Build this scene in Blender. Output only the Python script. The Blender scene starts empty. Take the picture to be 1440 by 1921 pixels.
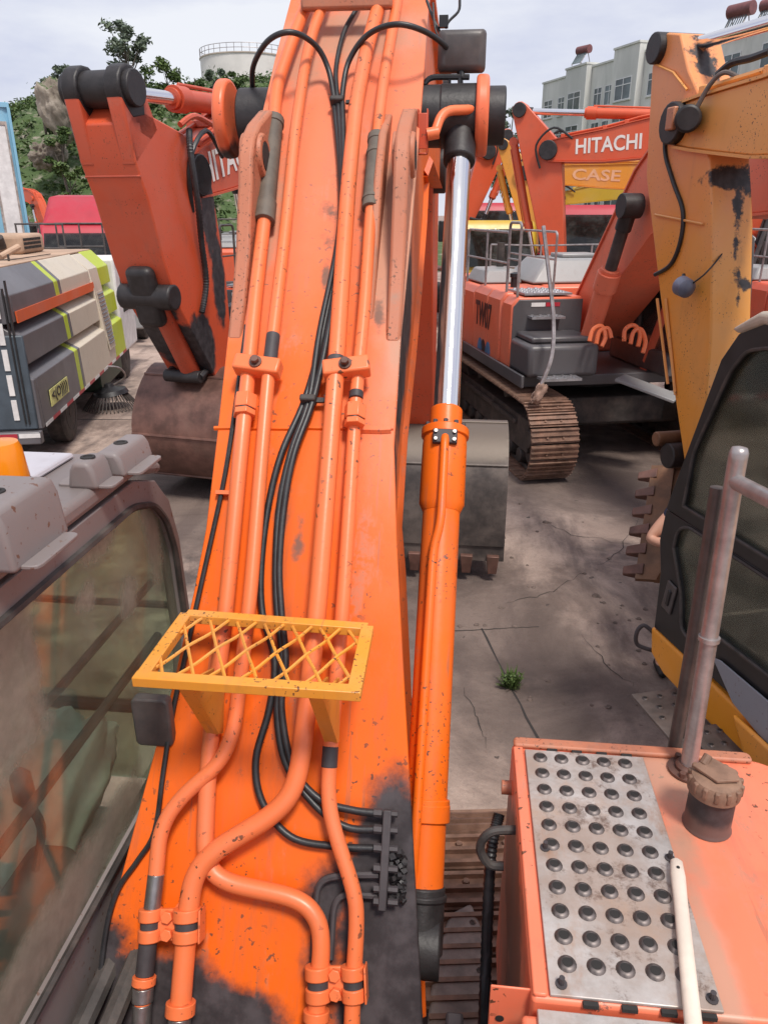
import bpy, bmesh, math, random
from mathutils import Vector, Matrix, noise
random.seed(7)
R = math.radians
sc = bpy.context.scene
COL = sc.collection
# ------------------------------------------------------------------ camera
CAM_H = 3.5; PITCH = R(21.8); YAW = R(6.06); FPX = 1400.0; PCX = 720.0; PCY = 960.5
cd = bpy.data.cameras.new('camera'); cam = bpy.data.objects.new('camera', cd); COL.objects.link(cam)
cam.location = (0, 0, CAM_H); cam.rotation_euler = (math.pi/2 - PITCH, 0, YAW)
cd.sensor_fit = 'HORIZONTAL'; cd.sensor_width = 36.0; cd.lens = 36.0*FPX/1440.0
cd.clip_start = 0.02; cd.clip_end = 3000
sc.camera = cam
# ------------------------------------------------------------------ sky and sun
SUN_EL = R(62); SUN_AZ = R(150)       # azimuth clockwise from +Y
w = bpy.data.worlds.new('World'); sc.world = w; w.use_nodes = True
nt = w.node_tree; nt.nodes.clear()
def wn(t, **k):
    n = nt.nodes.new(t)
    for a, b in k.items(): setattr(n, a, b)
    return n
sky = wn('ShaderNodeTexSky', sky_type='NISHITA', sun_disc=False)
sky.sun_elevation = SUN_EL; sky.sun_rotation = SUN_AZ; sky.air_density = 1.2; sky.dust_density = 2.0
bg1 = wn('ShaderNodeBackground'); bg1.inputs[1].default_value = 0.10
nt.links.new(sky.outputs[0], bg1.inputs[0])
tc = wn('ShaderNodeTexCoord'); mp = wn('ShaderNodeMapping'); mp.inputs['Scale'].default_value = (1.0, 1.0, 3.2)
nt.links.new(tc.outputs['Generated'], mp.inputs[0])
nz = wn('ShaderNodeTexNoise'); nz.inputs['Scale'].default_value = 1.9; nz.inputs['Detail'].default_value = 7; nz.inputs['Roughness'].default_value = .55
nt.links.new(mp.outputs[0], nz.inputs['Vector'])
cr = wn('ShaderNodeValToRGB'); cr.color_ramp.elements[0].position = .36; cr.color_ramp.elements[1].position = .60
cr.color_ramp.elements[0].color = (.47, .50, .68, 1); cr.color_ramp.elements[1].color = (.80, .81, .86, 1)
nt.links.new(nz.outputs[0], cr.inputs[0])
bg2 = wn('ShaderNodeBackground'); bg2.inputs[1].default_value = 1.0
nt.links.new(cr.outputs[0], bg2.inputs[0])
mx = wn('ShaderNodeMixShader'); mx.inputs[0].default_value = .88
nt.links.new(bg1.outputs[0], mx.inputs[1]); nt.links.new(bg2.outputs[0], mx.inputs[2])
wo = wn('ShaderNodeOutputWorld'); nt.links.new(mx.outputs[0], wo.inputs[0])
sd = bpy.data.lights.new('sun', 'SUN'); sd.energy = 3.0; sd.angle = R(12); sd.color = (1, .94, .86)
sun = bpy.data.objects.new('sun', sd); COL.objects.link(sun)
sun.rotation_euler = (math.pi/2 - SUN_EL, 0, math.pi - SUN_AZ)
sun.location = (0, 0, 60)
vs = sc.view_settings; vs.view_transform = 'Standard'; vs.look = 'None'; vs.exposure = 0.24; vs.gamma = 1.0; vs.use_curve_mapping = False
sc.render.engine = 'CYCLES'; sc.cycles.use_denoising = True
# ------------------------------------------------------------------ pixel -> world helpers (photograph pixels, 1440 x 1921)
_cp, _sp, _cy, _sy = math.cos(PITCH), math.sin(PITCH), math.cos(YAW), math.sin(YAW)
FW = Vector((-_sy*_cp, _cy*_cp, -_sp)); RT = Vector((_cy, _sy, 0)); UP = RT.cross(FW); CC = Vector((0, 0, CAM_H))
def ray(x, y): return FW + RT*((x-PCX)/FPX) + UP*((PCY-y)/FPX)
def D(x, y, d): return CC + ray(x, y)*d
def onaxis(x, y, ax, v):
    r = ray(x, y); return CC + r*((v-CC[ax])/r[ax])
def onplane(x, y, p, n):
    r = ray(x, y); return CC + r*((Vector(p)-CC).dot(n)/r.dot(n))
# ------------------------------------------------------------------ mesh builder
class MB:
    def __init__(s): s.v = []; s.f = []; s.M = None
    def add(s, vs, fs):
        b = len(s.v)
        for p in vs:
            p = Vector(p); s.v.append(s.M @ p if s.M else p)
        for f in fs: s.f.append([b+i for i in f])
        return s
    def box(s, c, d, rot=None):
        c = Vector(c); h = Vector(d)/2
        vs = [Vector((x*h.x, y*h.y, z*h.z)) for z in (-1, 1) for y in (-1, 1) for x in (-1, 1)]
        if rot is not None: vs = [rot @ p for p in vs]
        return s.add([c+p for p in vs], [(0,1,3,2),(4,6,7,5),(0,4,5,1),(2,3,7,6),(0,2,6,4),(1,5,7,3)])
    def box2(s, a, b):
        a = Vector(a); b = Vector(b); return s.box((a+b)/2, b-a)
    def hexa(s, P):  # bottom 4 then top 4, same winding
        return s.add(P, [(3,2,1,0),(4,5,6,7),(0,1,5,4),(1,2,6,5),(2,3,7,6),(3,0,4,7)])
    def cyl(s, p0, p1, r0, r1=None, n=14, cap=True):
        r1 = r0 if r1 is None else r1
        p0 = Vector(p0); p1 = Vector(p1); z = (p1-p0).normalized()
        x = z.orthogonal().normalized(); y = z.cross(x); vs = []; fs = []
        for p, r in ((p0, r0), (p1, r1)):
            for i in range(n):
                a = 2*math.pi*i/n; vs.append(p + x*(r*math.cos(a)) + y*(r*math.sin(a)))
        for i in range(n): j = (i+1) % n; fs.append((i, j, n+j, n+i))
        if cap: fs.append(tuple(range(n-1, -1, -1))); fs.append(tuple(range(n, 2*n)))
        return s.add(vs, fs)
    def lathe(s, o, ax, prof, n=20):
        o = Vector(o); z = Vector(ax).normalized(); x = z.orthogonal().normalized(); y = z.cross(x); vs = []; fs = []
        for r, h in prof:
            for i in range(n):
                a = 2*math.pi*i/n; vs.append(o + z*h + x*(max(r, 1e-4)*math.cos(a)) + y*(max(r, 1e-4)*math.sin(a)))
        for k in range(len(prof)-1):
            for i in range(n): j = (i+1) % n; fs.append((k*n+i, k*n+j, (k+1)*n+j, (k+1)*n+i))
        fs.append(tuple(range(n-1, -1, -1))); m = (len(prof)-1)*n; fs.append(tuple(range(m, m+n)))
        return s.add(vs, fs)
    def tube(s, pts, r, n=8, cap=True):
        pts = [Vector(p) for p in pts]; vs = []; fs = []; x = None
        for k, p in enumerate(pts):
            t = (pts[min(k+1, len(pts)-1)] - pts[max(k-1, 0)]).normalized()
            if x is None: x = t.orthogonal().normalized()
            x = (x - t*x.dot(t)).normalized(); y = t.cross(x)
            rr = r[k] if isinstance(r, (list, tuple)) else r
            for i in range(n):
                a = 2*math.pi*i/n; vs.append(p + x*(rr*math.cos(a)) + y*(rr*math.sin(a)))
        for k in range(len(pts)-1):
            for i in range(n): j = (i+1) % n; fs.append((k*n+i, k*n+j, (k+1)*n+j, (k+1)*n+i))
        if cap: fs.append(tuple(range(n-1, -1, -1))); m = (len(pts)-1)*n; fs.append(tuple(range(m, m+n)))
        return s.add(vs, fs)
    def prism(s, poly, ax, a, b):  # poly in the two other axes, in x,y,z order
        def mk(p, q): return {0: (q, p[0], p[1]), 1: (p[0], q, p[1]), 2: (p[0], p[1], q)}[ax]
        n = len(poly); vs = [mk(p, a) for p in poly] + [mk(p, b) for p in poly]
        fs = [tuple(range(n-1, -1, -1)), tuple(range(n, 2*n))]
        for i in range(n): j = (i+1) % n; fs.append((i, j, n+j, n+i))
        return s.add(vs, fs)
    def loft(s, rings, closed=True, cap=True):
        n = len(rings[0]); vs = [p for r in rings for p in r]; fs = []
        for k in range(len(rings)-1):
            for i in range(n if closed else n-1):
                j = (i+1) % n; fs.append((k*n+i, k*n+j, (k+1)*n+j, (k+1)*n+i))
        if cap and closed: fs.append(tuple(range(n-1, -1, -1))); m = (len(rings)-1)*n; fs.append(tuple(range(m, m+n)))
        return s.add(vs, fs)
    def strip(s, pts, wa, wb, t):
        """plate that follows the 2D (y,z) polyline pts between x=wa and x=wb, thickness t upward of the line"""
        n = len(pts); nr = []
        for k in range(n):
            a = Vector(pts[max(k-1, 0)]); b = Vector(pts[min(k+1, n-1)]); d = (b-a).normalized(); nr.append(Vector((-d.y, d.x)))
        rings = []
        for p, q in zip(pts, nr):
            p = Vector(p); o = p + q*t
            rings.append([(wa, p.x, p.y), (wb, p.x, p.y), (wb, o.x, o.y), (wa, o.x, o.y)])
        return s.loft(rings)
    def mesh(s, name, smooth=35):
        me = bpy.data.meshes.new(name); me.from_pydata([tuple(p) for p in s.v], [], s.f); 
        bm = bmesh.new(); bm.from_mesh(me); bmesh.ops.recalc_face_normals(bm, faces=bm.faces[:]); bm.to_mesh(me); bm.free()
        if smooth:
            me.shade_smooth(); me.set_sharp_from_angle(angle=R(smooth))
        return me
    def build(s, name, mat, parent=None, bevel=0, smooth=35, world=False, seg=2, kind=None):
        return link(name, s.mesh(name, smooth), mat, parent, bevel, world, seg, kind)
WM = {}
def link(name, me, mat, parent=None, bevel=0, world=False, seg=2, kind=None):
    if mat is not None and not me.materials: me.materials.append(mat)
    o = bpy.data.objects.new(name, me); COL.objects.link(o)
    if bevel:
        m = o.modifiers.new('bevel', 'BEVEL'); m.width = bevel; m.segments = seg; m.limit_method = 'ANGLE'; m.angle_limit = R(40)
        m.harden_normals = False
    if parent is not None:
        o.parent = parent
        if world: o.matrix_parent_inverse = WM[parent.name].inverted(); WM[o.name] = Matrix.Identity(4)
        else: WM[o.name] = WM[parent.name].copy()
    else: WM[o.name] = Matrix.Identity(4)
    if kind: o['kind'] = kind
    return o
def thing(name, label, cat, loc=(0, 0, 0), rz=0.0, group=None, s=1.0):
    o = bpy.data.objects.new(name, None); COL.objects.link(o); o.empty_display_size = .3
    o.location = loc; o.rotation_euler = (0, 0, rz); o.scale = (s, s, s)
    o['label'] = label; o['category'] = cat
    if group: o['group'] = group
    WM[o.name] = Matrix.Translation(Vector(loc)) @ Matrix.Rotation(rz, 4, 'Z') @ Matrix.Scale(s, 4)
    return o
def tag(o, label, cat, group=None):
    o['label'] = label; o['category'] = cat
    if group: o['group'] = group
    return o
def copyobj(o, parent, M=None):
    c = o.copy(); COL.objects.link(c); c.parent = parent
    if M is not None: c.matrix_local = M
    WM[c.name] = WM[parent.name].copy() if parent else Matrix.Identity(4)
    return c
def crom(pts, sub=6):
    pts = [Vector(p) for p in pts]; out = []
    for i in range(len(pts)-1):
        p0 = pts[max(i-1, 0)]; p1 = pts[i]; p2 = pts[i+1]; p3 = pts[min(i+2, len(pts)-1)]
        for k in range(sub):
            t = k/sub
            out.append(.5*((2*p1) + (p2-p0)*t + (2*p0-5*p1+4*p2-p3)*t*t + (3*p1-p0-3*p2+p3)*t**3))
    out.append(pts[-1]); return out
def fillet(pts, r=.06, n=5):
    pts = [Vector(p) for p in pts]; out = [pts[0]]
    for i in range(1, len(pts)-1):
        a, b, c = pts[i-1], pts[i], pts[i+1]
        d1 = min(r, (a-b).length*.48); d2 = min(r, (c-b).length*.48)
        p = b + (a-b).normalized()*d1; q = b + (c-b).normalized()*d2
        for k in range(n+1):
            t = k/n; out.append(p*(1-t)**2 + b*2*t*(1-t) + q*t*t)
    out.append(pts[-1]); return out
def hull2(pts):
    pts = sorted(set((round(p[0], 4), round(p[1], 4)) for p in pts))
    def half(ps):
        h = []
        for p in ps:
            while len(h) > 1 and (h[-1][0]-h[-2][0])*(p[1]-h[-2][1]) - (h[-1][1]-h[-2][1])*(p[0]-h[-2][0]) <= 0: h.pop()
            h.append(p)
        return h
    a = half(pts); b = half(pts[::-1]); return a[:-1] + b[:-1]
def circ(c, r, n=14, a0=0, a1=2*math.pi):
    return [(c[0]+r*math.cos(a0+(a1-a0)*i/n), c[1]+r*math.sin(a0+(a1-a0)*i/n)) for i in range(n)]
def text_mesh(s, h, ext=.004, bold=.0, width=None):
    cu = bpy.data.curves.new('t', 'FONT'); cu.body = s; cu.size = 1.0; cu.extrude = 0; cu.offset = bold; cu.align_x = 'CENTER'; cu.resolution_u = 3
    ob = bpy.data.objects.new('t', cu); COL.objects.link(ob)
    dg = bpy.context.evaluated_depsgraph_get(); me = bpy.data.meshes.new_from_object(ob.evaluated_get(dg))
    bpy.data.objects.remove(ob); me.materials.clear()
    xs = [v.co.x for v in me.vertices]; ys = [v.co.y for v in me.vertices]
    sx = (width/(max(xs)-min(xs))) if width else h/(max(ys)-min(ys)); sy = h/(max(ys)-min(ys)); y0 = min(ys); x0 = (max(xs)+min(xs))/2
    for v in me.vertices: v.co = ((v.co.x-x0)*sx, (v.co.y-y0)*sy - h/2, 0)
    bm = bmesh.new(); bm.from_mesh(me); g = bmesh.ops.extrude_face_region(bm, geom=bm.faces[:])
    for e in g['geom']:
        if isinstance(e, bmesh.types.BMVert): e.co.z += ext
    bmesh.ops.recalc_face_normals(bm, faces=bm.faces[:])
    for f in bm.faces: f.smooth = False
    bm.to_mesh(me); bm.free(); return me
# ------------------------------------------------------------------ materials
class NT:
    def __init__(s, name):
        s.m = bpy.data.materials.new(name); s.m.use_nodes = True; s.t = s.m.node_tree; s.b = s.t.nodes['Principled BSDF']; s.out = s.t.nodes['Material Output']
        s.co = s.n('ShaderNodeTexCoord').outputs['Object']
    def n(s, t, **k):
        q = s.t.nodes.new(t)
        for a, b in k.items(): setattr(q, a, b)
        return q
    def l(s, a, b): s.t.links.new(a, b)
    def put(s, sock, v):
        if hasattr(v, 'is_output') or isinstance(v, bpy.types.NodeSocket): s.l(v, sock)
        else: sock.default_value = v if not (isinstance(v, tuple) and len(v) == 3 and len(getattr(sock, 'default_value', (0,))) == 4) else (*v, 1)
    def noise(s, scale, detail=4, rough=.55, stretch=None, co=None, dist=0):
        co = co or s.co
        if stretch:
            mpn = s.n('ShaderNodeMapping'); mpn.inputs['Scale'].default_value = stretch; s.l(co, mpn.inputs[0]); co = mpn.outputs[0]
        q = s.n('ShaderNodeTexNoise'); q.inputs['Scale'].default_value = scale; q.inputs['Detail'].default_value = detail; q.inputs['Roughness'].default_value = rough
        q.inputs['Distortion'].default_value = dist; s.l(co, q.inputs['Vector']); return q.outputs[0]
    def ramp(s, v, a, b, c0=0.0, c1=1.0):
        q = s.n('ShaderNodeMapRange'); q.interpolation_type = 'SMOOTHSTEP'; q.inputs[1].default_value = a; q.inputs[2].default_value = b; q.inputs[3].default_value = c0; q.inputs[4].default_value = c1
        s.l(v, q.inputs[0]); return q.outputs[0]
    def math(s, op, a, b=0.0):
        q = s.n('ShaderNodeMath', operation=op); s.put(q.inputs[0], a); s.put(q.inputs[1], b); return q.outputs[0]
    def mix(s, f, a, b):
        q = s.n('ShaderNodeMix', data_type='RGBA'); s.put(q.inputs[0], f); s.put(q.inputs[6], a); s.put(q.inputs[7], b); return q.outputs[2]
    def blobs(s, bl, namp=.12, nscale=5.0, soft=.05):
        """blob mask: union of noisy ellipsoids (centre, radii) in object space"""
        nn = s.math('MULTIPLY', s.math('SUBTRACT', s.noise(nscale, 6, .65), .5), namp*2)
        res = None
        for c, r in bl:
            r = r if isinstance(r, tuple) else (r, r, r)
            v = s.n('ShaderNodeVectorMath', operation='SUBTRACT'); s.l(s.co, v.inputs[0]); v.inputs[1].default_value = tuple(c)
            d = s.n('ShaderNodeVectorMath', operation='DIVIDE'); s.l(v.outputs[0], d.inputs[0]); d.inputs[1].default_value = r
            ln = s.n('ShaderNodeVectorMath', operation='LENGTH'); s.l(d.outputs[0], ln.inputs[0])
            k = s.math('ADD', s.math('MULTIPLY', ln.outputs['Value'], sum(r)/3), s.math('MULTIPLY', nn, 1.0))
            m = s.ramp(k, sum(r)/3-soft, sum(r)/3+soft, 1, 0)
            res = m if res is None else s.math('MAXIMUM', res, m)
        return res
    def fin(s, col, rough=.5, metal=0.0, bump=None, bs=.2, bd=.01, spec=None, coat=None):
        s.put(s.b.inputs['Base Color'], col); s.put(s.b.inputs['Roughness'], rough); s.put(s.b.inputs['Metallic'], metal)
        if spec is not None: s.b.inputs['Specular IOR Level'].default_value = spec
        if coat: s.b.inputs['Coat Weight'].default_value = coat; s.b.inputs['Coat Roughness'].default_value = .2
        if bump is not None:
            q = s.n('ShaderNodeBump'); q.inputs['Strength'].default_value = bs; q.inputs['Distance'].default_value = bd; s.l(bump, q.inputs['Height']); s.l(q.outputs[0], s.b.inputs['Normal'])
        return s.m
RUST = (.13, .055, .03); GREASE = (.022, .019, .021); DUST = (.42, .33, .27)
def paint(name, col, chips=.5, dirt=.5, rough=.38, fade=None, sc_=1.0, stains=None, stain_col=GREASE, spec=.5, namp=.12, rusts=None, dusts=None, fades=None, scratch=False):
    t = NT(name); fade = fade or tuple(min(1, c*.8+.16) for c in col)
    big = t.noise(1.3*sc_, 5, .6); c = t.mix(t.ramp(big, .42, .75, 0, .38), col, fade)
    dk = tuple(x*.72 for x in col); c = t.mix(t.ramp(t.noise(2.6*sc_, 6, .62), .5, .78, 0, .45), c, dk)
    st = t.noise(9*sc_, 5, .6, (1, 1, .16)); c = t.mix(t.ramp(st, .56, .8, 0, .5*dirt), c, (.17, .11, .085))
    gr = t.noise(4.5*sc_, 8, .7); c = t.mix(t.ramp(gr, .55, .85, 0, .75*dirt), c, (.30, .22, .17))
    sp = t.noise(55*sc_, 3, .5); reg = t.noise(3.2*sc_, 3, .5)
    cm = t.math('MULTIPLY', t.ramp(sp, .66-.04*chips, .69-.04*chips), t.ramp(reg, .44, .58)); c = t.mix(t.math('MULTIPLY', cm, min(1, .4+chips)), c, RUST)
    c2 = t.math('MULTIPLY', t.ramp(t.noise(17*sc_, 6, .7), .665-.035*chips, .69-.035*chips), t.ramp(t.noise(1.9*sc_, 2, .5), .5, .62)); c = t.mix(t.math('MULTIPLY', c2, min(1, chips*1.4)), c, (.16, .085, .06))
    ro = t.math('ADD', t.math('MULTIPLY', gr, .22), rough-.1)
    if scratch:
        s1 = t.math('MULTIPLY', t.ramp(t.noise(46, 3, .5, (1, .045, .045)), .63, .67), t.ramp(t.noise(2.4, 3, .6), .42, .6)); c = t.mix(t.math('MULTIPLY', s1, .55), c, (.30, .13, .075))
        s2 = t.ramp(t.noise(11, 6, .68, (1, .14, .14)), .50, .76, 0, .75); c = t.mix(s2, c, tuple(x*.5+.045 for x in col))
        s3 = t.math('MULTIPLY', t.ramp(t.noise(5, 7, .72, (1, .3, .3)), .56, .66), t.ramp(t.noise(28, 5, .7), .40, .56)); c = t.mix(t.math('MULTIPLY', s3, .5), c, (.34, .21, .145))
    if fades: c = t.mix(t.math('MULTIPLY', t.blobs(fades, .5, 2.0, .45), .48), c, (.74, .27, .18))
    if dusts: c = t.mix(t.math('MULTIPLY', t.blobs(dusts, .2, 6, .12), .75), c, (.42, .27, .19))
    if rusts: c = t.mix(t.math('MULTIPLY', t.blobs(rusts, .1, 14, .03), .9), c, (.17, .10, .075))
    if stains:
        m = t.blobs(stains, namp, 6.5, .04); tone = t.mix(t.ramp(t.noise(14, 4, .6), .35, .7), stain_col, tuple(x*1.9+.012 for x in stain_col)); c = t.mix(m, c, tone); ro = t.math('ADD', ro, t.math('MULTIPLY', m, .14))
    return t.fin(c, ro, 0, t.noise(38*sc_, 4, .6), .10, .004, spec)
def simple(name, col, rough=.5, metal=0.0, var=.35, scale=6.0, bump=.15, dirt=0.0, spec=None):
    t = NT(name); n1 = t.noise(scale, 6, .62); c = t.mix(t.ramp(n1, .3, .72), tuple(x*(1-var) for x in col), tuple(min(1, x*(1+var)) for x in col))
    if dirt: c = t.mix(t.ramp(t.noise(scale*.6, 8, .7), .46, .75, 0, dirt), c, (.25, .18, .14))
    return t.fin(c, t.math('ADD', t.math('MULTIPLY', n1, .25), rough-.12), metal, t.noise(scale*6, 4, .6), bump, .004, spec)
def glass(name, tint, dust=.35, dustcol=(.33, .26, .22), gloss=.5, scale=2.2, stains=None):
    t = NT(name); t.t.nodes.remove(t.b)
    tr = t.n('ShaderNodeBsdfTransparent'); tr.inputs[0].default_value = (*tint, 1)
    gl = t.n('ShaderNodeBsdfGlossy'); gl.inputs['Roughness'].default_value = .06; gl.inputs[0].default_value = (1, 1, 1, 1)
    fr = t.n('ShaderNodeFresnel'); fr.inputs[0].default_value = 1.45
    m1 = t.n('ShaderNodeMixShader'); t.l(t.math('MULTIPLY', fr.outputs[0], gloss), m1.inputs[0]); t.l(tr.outputs[0], m1.inputs[1]); t.l(gl.outputs[0], m1.inputs[2])
    df = t.n('ShaderNodeBsdfDiffuse'); dn = t.noise(scale*7, 6, .7); t.l(t.mix(t.ramp(dn, .3, .7), tuple(x*.7 for x in dustcol), dustcol), df.inputs[0])
    mk = t.math('MULTIPLY', t.ramp(t.noise(scale, 7, .68), .42, .72), dust*1.6); mk = t.math('ADD', mk, dust*.35)
    if stains: mk = t.math('MAXIMUM', mk, t.math('MULTIPLY', t.blobs(stains, .22, 5, .12), .78))
    tl_ = t.n('ShaderNodeBsdfTranslucent'); tl_.inputs[0].default_value = (*[min(1, x*1.25) for x in dustcol], 1); m3 = t.n('ShaderNodeMixShader'); m3.inputs[0].default_value = .45; t.l(df.outputs[0], m3.inputs[1]); t.l(tl_.outputs[0], m3.inputs[2]); df = m3
    m2 = t.n('ShaderNodeMixShader'); t.l(t.math('MINIMUM', mk, .95), m2.inputs[0]); t.l(m1.outputs[0], m2.inputs[1]); t.l(df.outputs[0], m2.inputs[2])
    t.l(m2.outputs[0], t.out.inputs[0]); return t.m
ORANGE = (.80, .115, .018); ORANGE2 = (.66, .085, .028)
M = {}
M['orange'] = paint('orange_paint', ORANGE, .45, .30, fade=(.80, .21, .11))
M['pipe'] = paint('orange_pipe_paint', (.80, .175, .055), .55, .25, fade=(.80, .26, .15))
M['orange_old'] = paint('faded_orange_paint', ORANGE2, .5, .45, fade=(.68, .20, .13))
M['orange_far'] = paint('far_orange_paint', (.62, .095, .035), .2, .3, fade=(.60, .17, .10))
M['tw_orange'] = paint('faded_brightened_orange_paint', (.78, .17, .085), .4, .45, fade=(.76, .30, .21))  # faded orange, brightened further because the visible side gets no sun
M['arm_red'] = paint('brick_orange_paint', (.50, .075, .03), .35, .5, fade=(.62, .17, .11))
M['red_truck'] = paint('crimson_paint', (.42, .02, .04), .1, .35, fade=(.44, .07, .09))
M['amber'] = paint('amber_paint', (.74, .30, .035), .9, .8, fade=(.78, .44, .20), sc_=2.0, scratch=True)
M['yellow'] = paint('yellow_arm_paint', (.78, .36, .10), .55, .42, fade=(.74, .40, .18))
M['yellow_cab'] = paint('yellow_cab_paint', (.78, .30, .015), .2, .2)
M['yellow_far'] = paint('far_yellow_paint', (.70, .30, .04), .2, .3)
M['lemon'] = paint('lemon_paint', (.52, .34, .03), .2, .3)
M['grey_panel'] = paint('grey_panel_paint', (.085, .08, .085), .15, .3, fade=(.2, .19, .2))
M['grey_hood'] = paint('grey_hood_paint', (.27, .27, .27), .15, .4, fade=(.42, .41, .40))
M['grease'] = simple('black_grease', (.022, .019, .020), .5, 0, .4, 9, .35)
M['primer'] = simple('dark_primer', (.05, .042, .045), .6, 0, .3, 7, .2)
M['rubber'] = simple('black_rubber_hose', (.022, .022, .024), .42, 0, .3, 20, .1)
M['rubber_dust'] = simple('dusty_rubber', (.055, .048, .045), .7, 0, .4, 9, .3, .25)
M['sleeve'] = simple('grey_rubber_sleeve', (.115, .095, .075), .6, 0, .2, 16, .2)
M['steel'] = simple('worn_steel', (.34, .32, .31), .34, .85, .25, 12, .1, .2)
M['pole'] = simple('grey_rail_paint', (.36, .33, .325), .36, .6, .3, 9, .12, .3)
M['pole_dark'] = simple('dark_rail_paint', (.085, .075, .07), .45, .2, .3, 9, .12, .2)
t_ = NT('chrome_rod'); M['chrome'] = t_.fin((.78, .77, .78), t_.ramp(t_.noise(9, 4, .6, (1, 1, .2)), .3, .8, .08, .2), 1.0)
M['shoe'] = simple('rusty_track_shoe', (.20, .11, .075), .65, .2, .4, 9, .35, .45)
M['frame'] = simple('dirty_track_frame', (.05, .040, .036), .75, 0, .4, 6, .3, .25)  # base colour darkened to deepen the shade beneath the machines
M['bucket'] = simple('rusty_bucket_steel', (.15, .075, .058), .5, .35, .4, 4, .25, .2)
M['bucket_dark'] = simple('dark_bucket_steel', (.06, .05, .05), .5, .3, .4, 4, .25, .2)
M['galv'] = simple('galvanised', (.40, .40, .42), .38, .7, .22, 7, .15, .45)
M['black'] = simple('black_plastic', (.016, .016, .018), .38, 0, .3, 8, .08)
M['charcoal'] = simple('charcoal_plastic', (.07, .062, .062), .45, 0, .25, 8, .1, .2)
M['white'] = simple('white_paint', (.70, .69, .68), .5, 0, .12, 5, .08, .12)
M['cream'] = paint('cream_paint', (.60, .53, .42), .15, .35, fade=(.62, .56, .48))
M['lime'] = paint('lime_paint', (.46, .56, .02), .08, .25)
M['blue'] = paint('blue_steel_sheet', (.22, .46, .62), .1, .3, fade=(.30, .50, .64))
M['letter'] = simple('white_lettering', (.74, .70, .66), .5, 0, .08, 4, .05)
M['letter_black'] = simple('black_lettering', (.03, .025, .025), .5, 0, .2, 4, .05)
M['letter_pale'] = simple('pale_lettering', (.72, .42, .24), .5, 0, .08, 4, .05)
M['interior'] = simple('cab_interior', (.06, .06, .06), .6, 0, .3, 5, .1)
M['dark'] = simple('hole_shade', (.02, .018, .017), .8, 0, .3, 5, .1)  # near-black fill painted as the shade inside holes and notches
M['glass_dark'] = glass('tinted_cab_glass', (.72, .77, .71), .14, (.36, .34, .28), .9)
M['glass_bg'] = glass('far_cab_glass', (.30, .36, .36), .2, (.30, .30, .28), 1.0)
# ================================================================== ground
t_ = NT('stained_concrete')
big = t_.noise(.16, 6, .6); mid = t_.noise(.75, 8, .68, None, None, .6); fine = t_.noise(26, 6, .7); vf = t_.noise(140, 3, .6)
c_ = t_.mix(t_.ramp(mid, .38, .64), (.135, .092, .075), (.46, .345, .285))
c_ = t_.mix(t_.ramp(big, .4, .7, 0, .55), c_, (.50, .39, .33))
c_ = t_.mix(t_.ramp(fine, .5, .75, 0, .45), c_, (.13, .105, .10))
c_ = t_.mix(t_.ramp(vf, .55, .8, 0, .35), c_, (.46, .40, .36))
oil = t_.math('MULTIPLY', t_.ramp(t_.noise(.55, 5, .62), .52, .66), t_.ramp(t_.noise(2.2, 6, .7), .36, .6))
c_ = t_.mix(t_.math('MULTIPLY', oil, .8), c_, (.055, .045, .043))
spot = t_.ramp(t_.noise(7.5, 3, .5), .70, .735); c_ = t_.mix(t_.math('MULTIPLY', spot, .85), c_, (.05, .038, .035))
scuff = t_.ramp(t_.noise(2.0, 9, .75, (1, .5, 1)), .62, .8, 0, .55); c_ = t_.mix(scuff, c_, (.50, .45, .41))
c_ = t_.mix(t_.math('MULTIPLY', t_.blobs([((.45, 5.6, 0), (.75, 1.5, 1)), ((2.6, 10.6, 0), (2.8, 2.0, 1)), ((-3.2, 9.5, 0), (2.0, 2.2, 1)), ((-.2, 6.2, 0), (1.0, 1.6, 1)), ((2.2, 4.9, 0), (1.0, .7, 1))], .7, 1.4, .35), .66), c_, (.062, .045, .040))  # darker patches beneath and near the machines
c_ = t_.mix(t_.math('MULTIPLY', t_.ramp(t_.noise(1.6, 6, .62, (1.6, .35, 1)), .5, .66), .6), c_, (.10, .072, .064)); grit = t_.noise(300, 2, .5); c_ = t_.mix(t_.ramp(grit, .56, .68, 0, .6), c_, (.10, .072, .06)); t_.fin(c_, t_.ramp(mid, .3, .7, .92, .7), 0, fine, .6, .025); M['ground'] = t_.m
t_ = NT('wet_joint'); M['joint'] = t_.fin((.035, .03, .028), .9, 0, t_.noise(30, 4), .3)
bm_ = MB()
N_ = 60
bm_.add([(-900, -300, 0), (900, -300, 0), (900, 1500, 0), (-900, 1500, 0)], [(0, 1, 2, 3)])
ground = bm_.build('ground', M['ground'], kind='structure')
# expansion joints: narrow strips lying on the slab (recessed filler)
def joint(a, b, wd=.018):
    a = Vector((*a, .004)); b = Vector((*b, .004)); n = (b-a).normalized().cross(Vector((0, 0, 1))); m = MB(); k = 22; rr = []
    for i in range(k+1):
        p = a.lerp(b, i/k); w_ = wd*(.55+random.random()*.8)/2; j = n*random.uniform(-.006, .006); rr += [p+j-n*w_, p+j+n*w_]
    m.add(rr, [(2*i, 2*i+1, 2*i+3, 2*i+2) for i in range(k)]); m.build('expansion_joint', M['joint'], ground, smooth=0)
pj0 = onaxis(905, 1185, 2, 0); pj1 = onaxis(1010, 1390, 2, 0); dj = (pj1-pj0).normalized()
joint((pj0-dj*.05)[:2], (pj1+dj*2.0)[:2]); q0 = onaxis(780, 1188, 2, 0); q1 = onaxis(1010, 1176, 2, 0); joint(q0[:2], q1[:2], .010)
qa = onaxis(1040, 1000, 2, 0); 
joint((-9.5, 12.4), (-4.4, 12.9), .03)
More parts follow.
